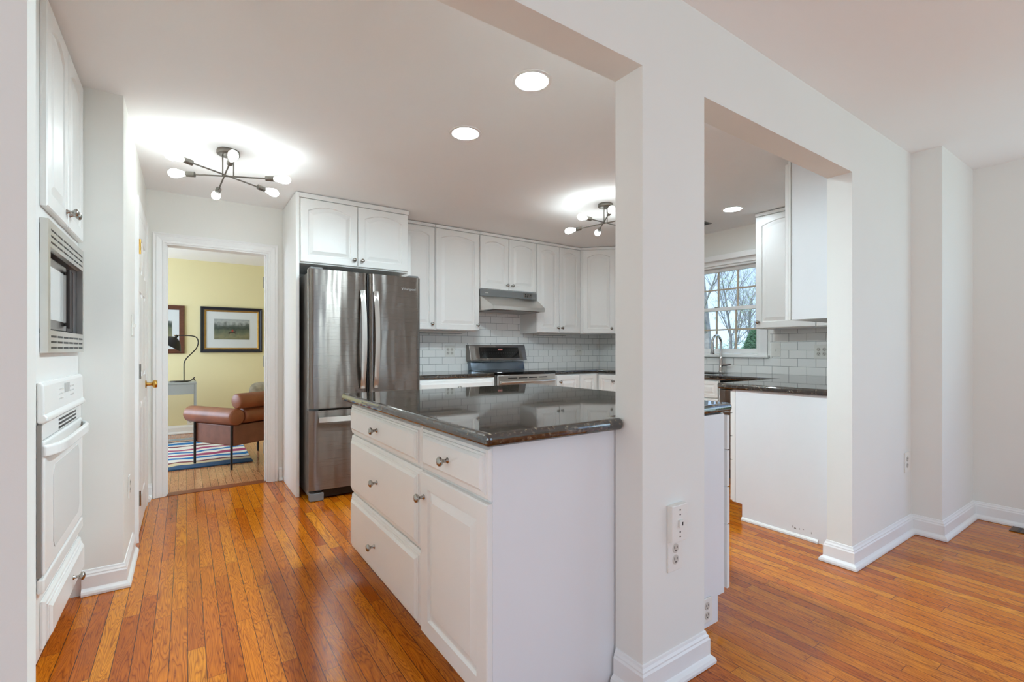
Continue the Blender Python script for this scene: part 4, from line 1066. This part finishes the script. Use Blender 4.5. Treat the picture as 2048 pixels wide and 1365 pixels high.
obj('frame', frame_mb(w_, h_, [(0, 0), (0, .018), (.01, .022), (.055, .016), (.06, .010), (.06, 0)]), M['framebrown'], pf)
obj('mat_board', B(.0602, w_ - .0602, -.008, -.004, .0602, h_ - .0602), M['mat'], pf)
pr = obj('print', B(0, .17, -.0015, 0, 0, .22), M['print'], pf, loc=(.14, -.0083, .22))

# ================================================================== OUTSIDE
struct('ground', B(5.2, 70, -30, 60, -.6, -.5), M['grass'])
def tree(name, label, x, y, h, seed, leaf, nleaf, ls, spread=.55, trunk=.14, levels=4, cat='tree', start=.3, group=None):
    rnd = random.Random(seed)
    r = thing(name, label, cat, (x, y, -.5), 0, group)
    tr = MB(); tips = []
    def grow(p, d, L_, rad, lev):
        n = 4; pts = [p]; rs = [rad]
        for k in range(n):
            d = (d + Vector((rnd.uniform(-.16, .16), rnd.uniform(-.16, .16), rnd.uniform(-.02, .12)))).normalized()
            p = p + d * (L_ / n); pts.append(p); rs.append(rad * (1 - .55 * (k + 1) / n))
            if lev < levels and (lev > 0 or (k + 1) / n > start):
                for _ in range(2 if lev < 3 else 1):
                    a = rnd.uniform(0, 2 * PI); sd = Vector((math.cos(a), math.sin(a), rnd.uniform(.2, .9))).normalized()
                    nd = (d * (1 - spread) + sd * spread).normalized()
                    grow(p, nd, L_ * rnd.uniform(.45, .62), rad * .42 * (1 - .1 * k), lev + 1)
            if lev >= 2: tips.append(p)
        tr.tube(pts, rs, 5, False)
    grow(Vector((0, 0, 0)), Vector((0, 0, 1)), h * .62, trunk, 0)
    obj('trunk', tr, M['bark'], r)
    lf = MB()
    for _ in range(nleaf):
        p = rnd.choice(tips) + Vector((rnd.gauss(0, ls * 3), rnd.gauss(0, ls * 3), rnd.gauss(0, ls * 3)))
        a = Vector((rnd.uniform(-1, 1), rnd.uniform(-1, 1), rnd.uniform(-1, 1))).normalized(); b_ = a.orthogonal().normalized(); s_ = ls * rnd.uniform(.5, 1.2)
        lf.add([p + a * s_, p + b_ * s_ * .6, p - a * s_, p - b_ * s_ * .6], [(0, 1, 2, 3)])
    obj('foliage', lf, leaf, r)
tree('bare_tree', 'thin bare tree with a tall trunk at the left edge of the window', 16, 10.3, 14, 3, M['leaf_a'], 250, .05, trunk=.17, start=.2)
tree('bare_tree', 'budding tree with spreading branches in the middle window panes', 24, 14.2, 7.4, 5, M['leaf_a'], 1500, .05, trunk=.10, start=.15)
tree('bare_tree', 'pale leafing tree behind the right window panes', 28, 15.6, 7.6, 9, M['leaf_a'], 1500, .05, trunk=.09, start=.15)
ev = thing('evergreen_shrub', 'round dark evergreen shrub low in the right window pane', 'shrub', (22, 11.9, -.5))
rnd = random.Random(4); lf = MB()
for _ in range(14000):
    a = rnd.uniform(0, 2 * PI); t_ = rnd.random(); z_ = 2.5 * t_; rr = .72 * (1 - (t_ * .95) ** 2.2) * rnd.uniform(.75, 1.05)
    p = Vector((rr * math.cos(a), rr * math.sin(a), z_ + .15)); d = Vector((rnd.uniform(-1, 1), rnd.uniform(-1, 1), rnd.uniform(-.2, 1))).normalized(); b_ = d.orthogonal().normalized(); s_ = rnd.uniform(.02, .055)
    lf.add([p + d * s_, p + b_ * s_ * .5, p - d * s_, p - b_ * s_ * .5], [(0, 1, 2, 3)])
obj('foliage', lf, M['leaf_b'], ev); obj('trunk', MB().tube([(0, 0, 0), (0, 0, 3)], [.1, .03], 6), M['bark'], ev)
hz = MB(); lf = MB()
for k in range(16000):
    y_ = rnd.uniform(0, 26); z_ = rnd.uniform(0, 2.0 + .5 * math.sin(y_ * .8) * math.sin(y_ * .31)) ; x_ = rnd.gauss(0, .8)
    p = Vector((x_, y_, z_)); d = Vector((rnd.uniform(-1, 1), rnd.uniform(-1, 1), rnd.uniform(-1, 1))).normalized(); b_ = d.orthogonal().normalized(); s_ = rnd.uniform(.03, .08)
    lf.add([p + d * s_, p + b_ * s_ * .6, p - d * s_, p - b_ * s_ * .6], [(0, 1, 2, 3)])
hg = tag(obj('distant_hedgerow', lf, M['leaf_b'], loc=(38, 8, -.5)), 'low grey green hedgerow along the horizon beyond the window', 'hedge'); hg['kind'] = 'stuff'
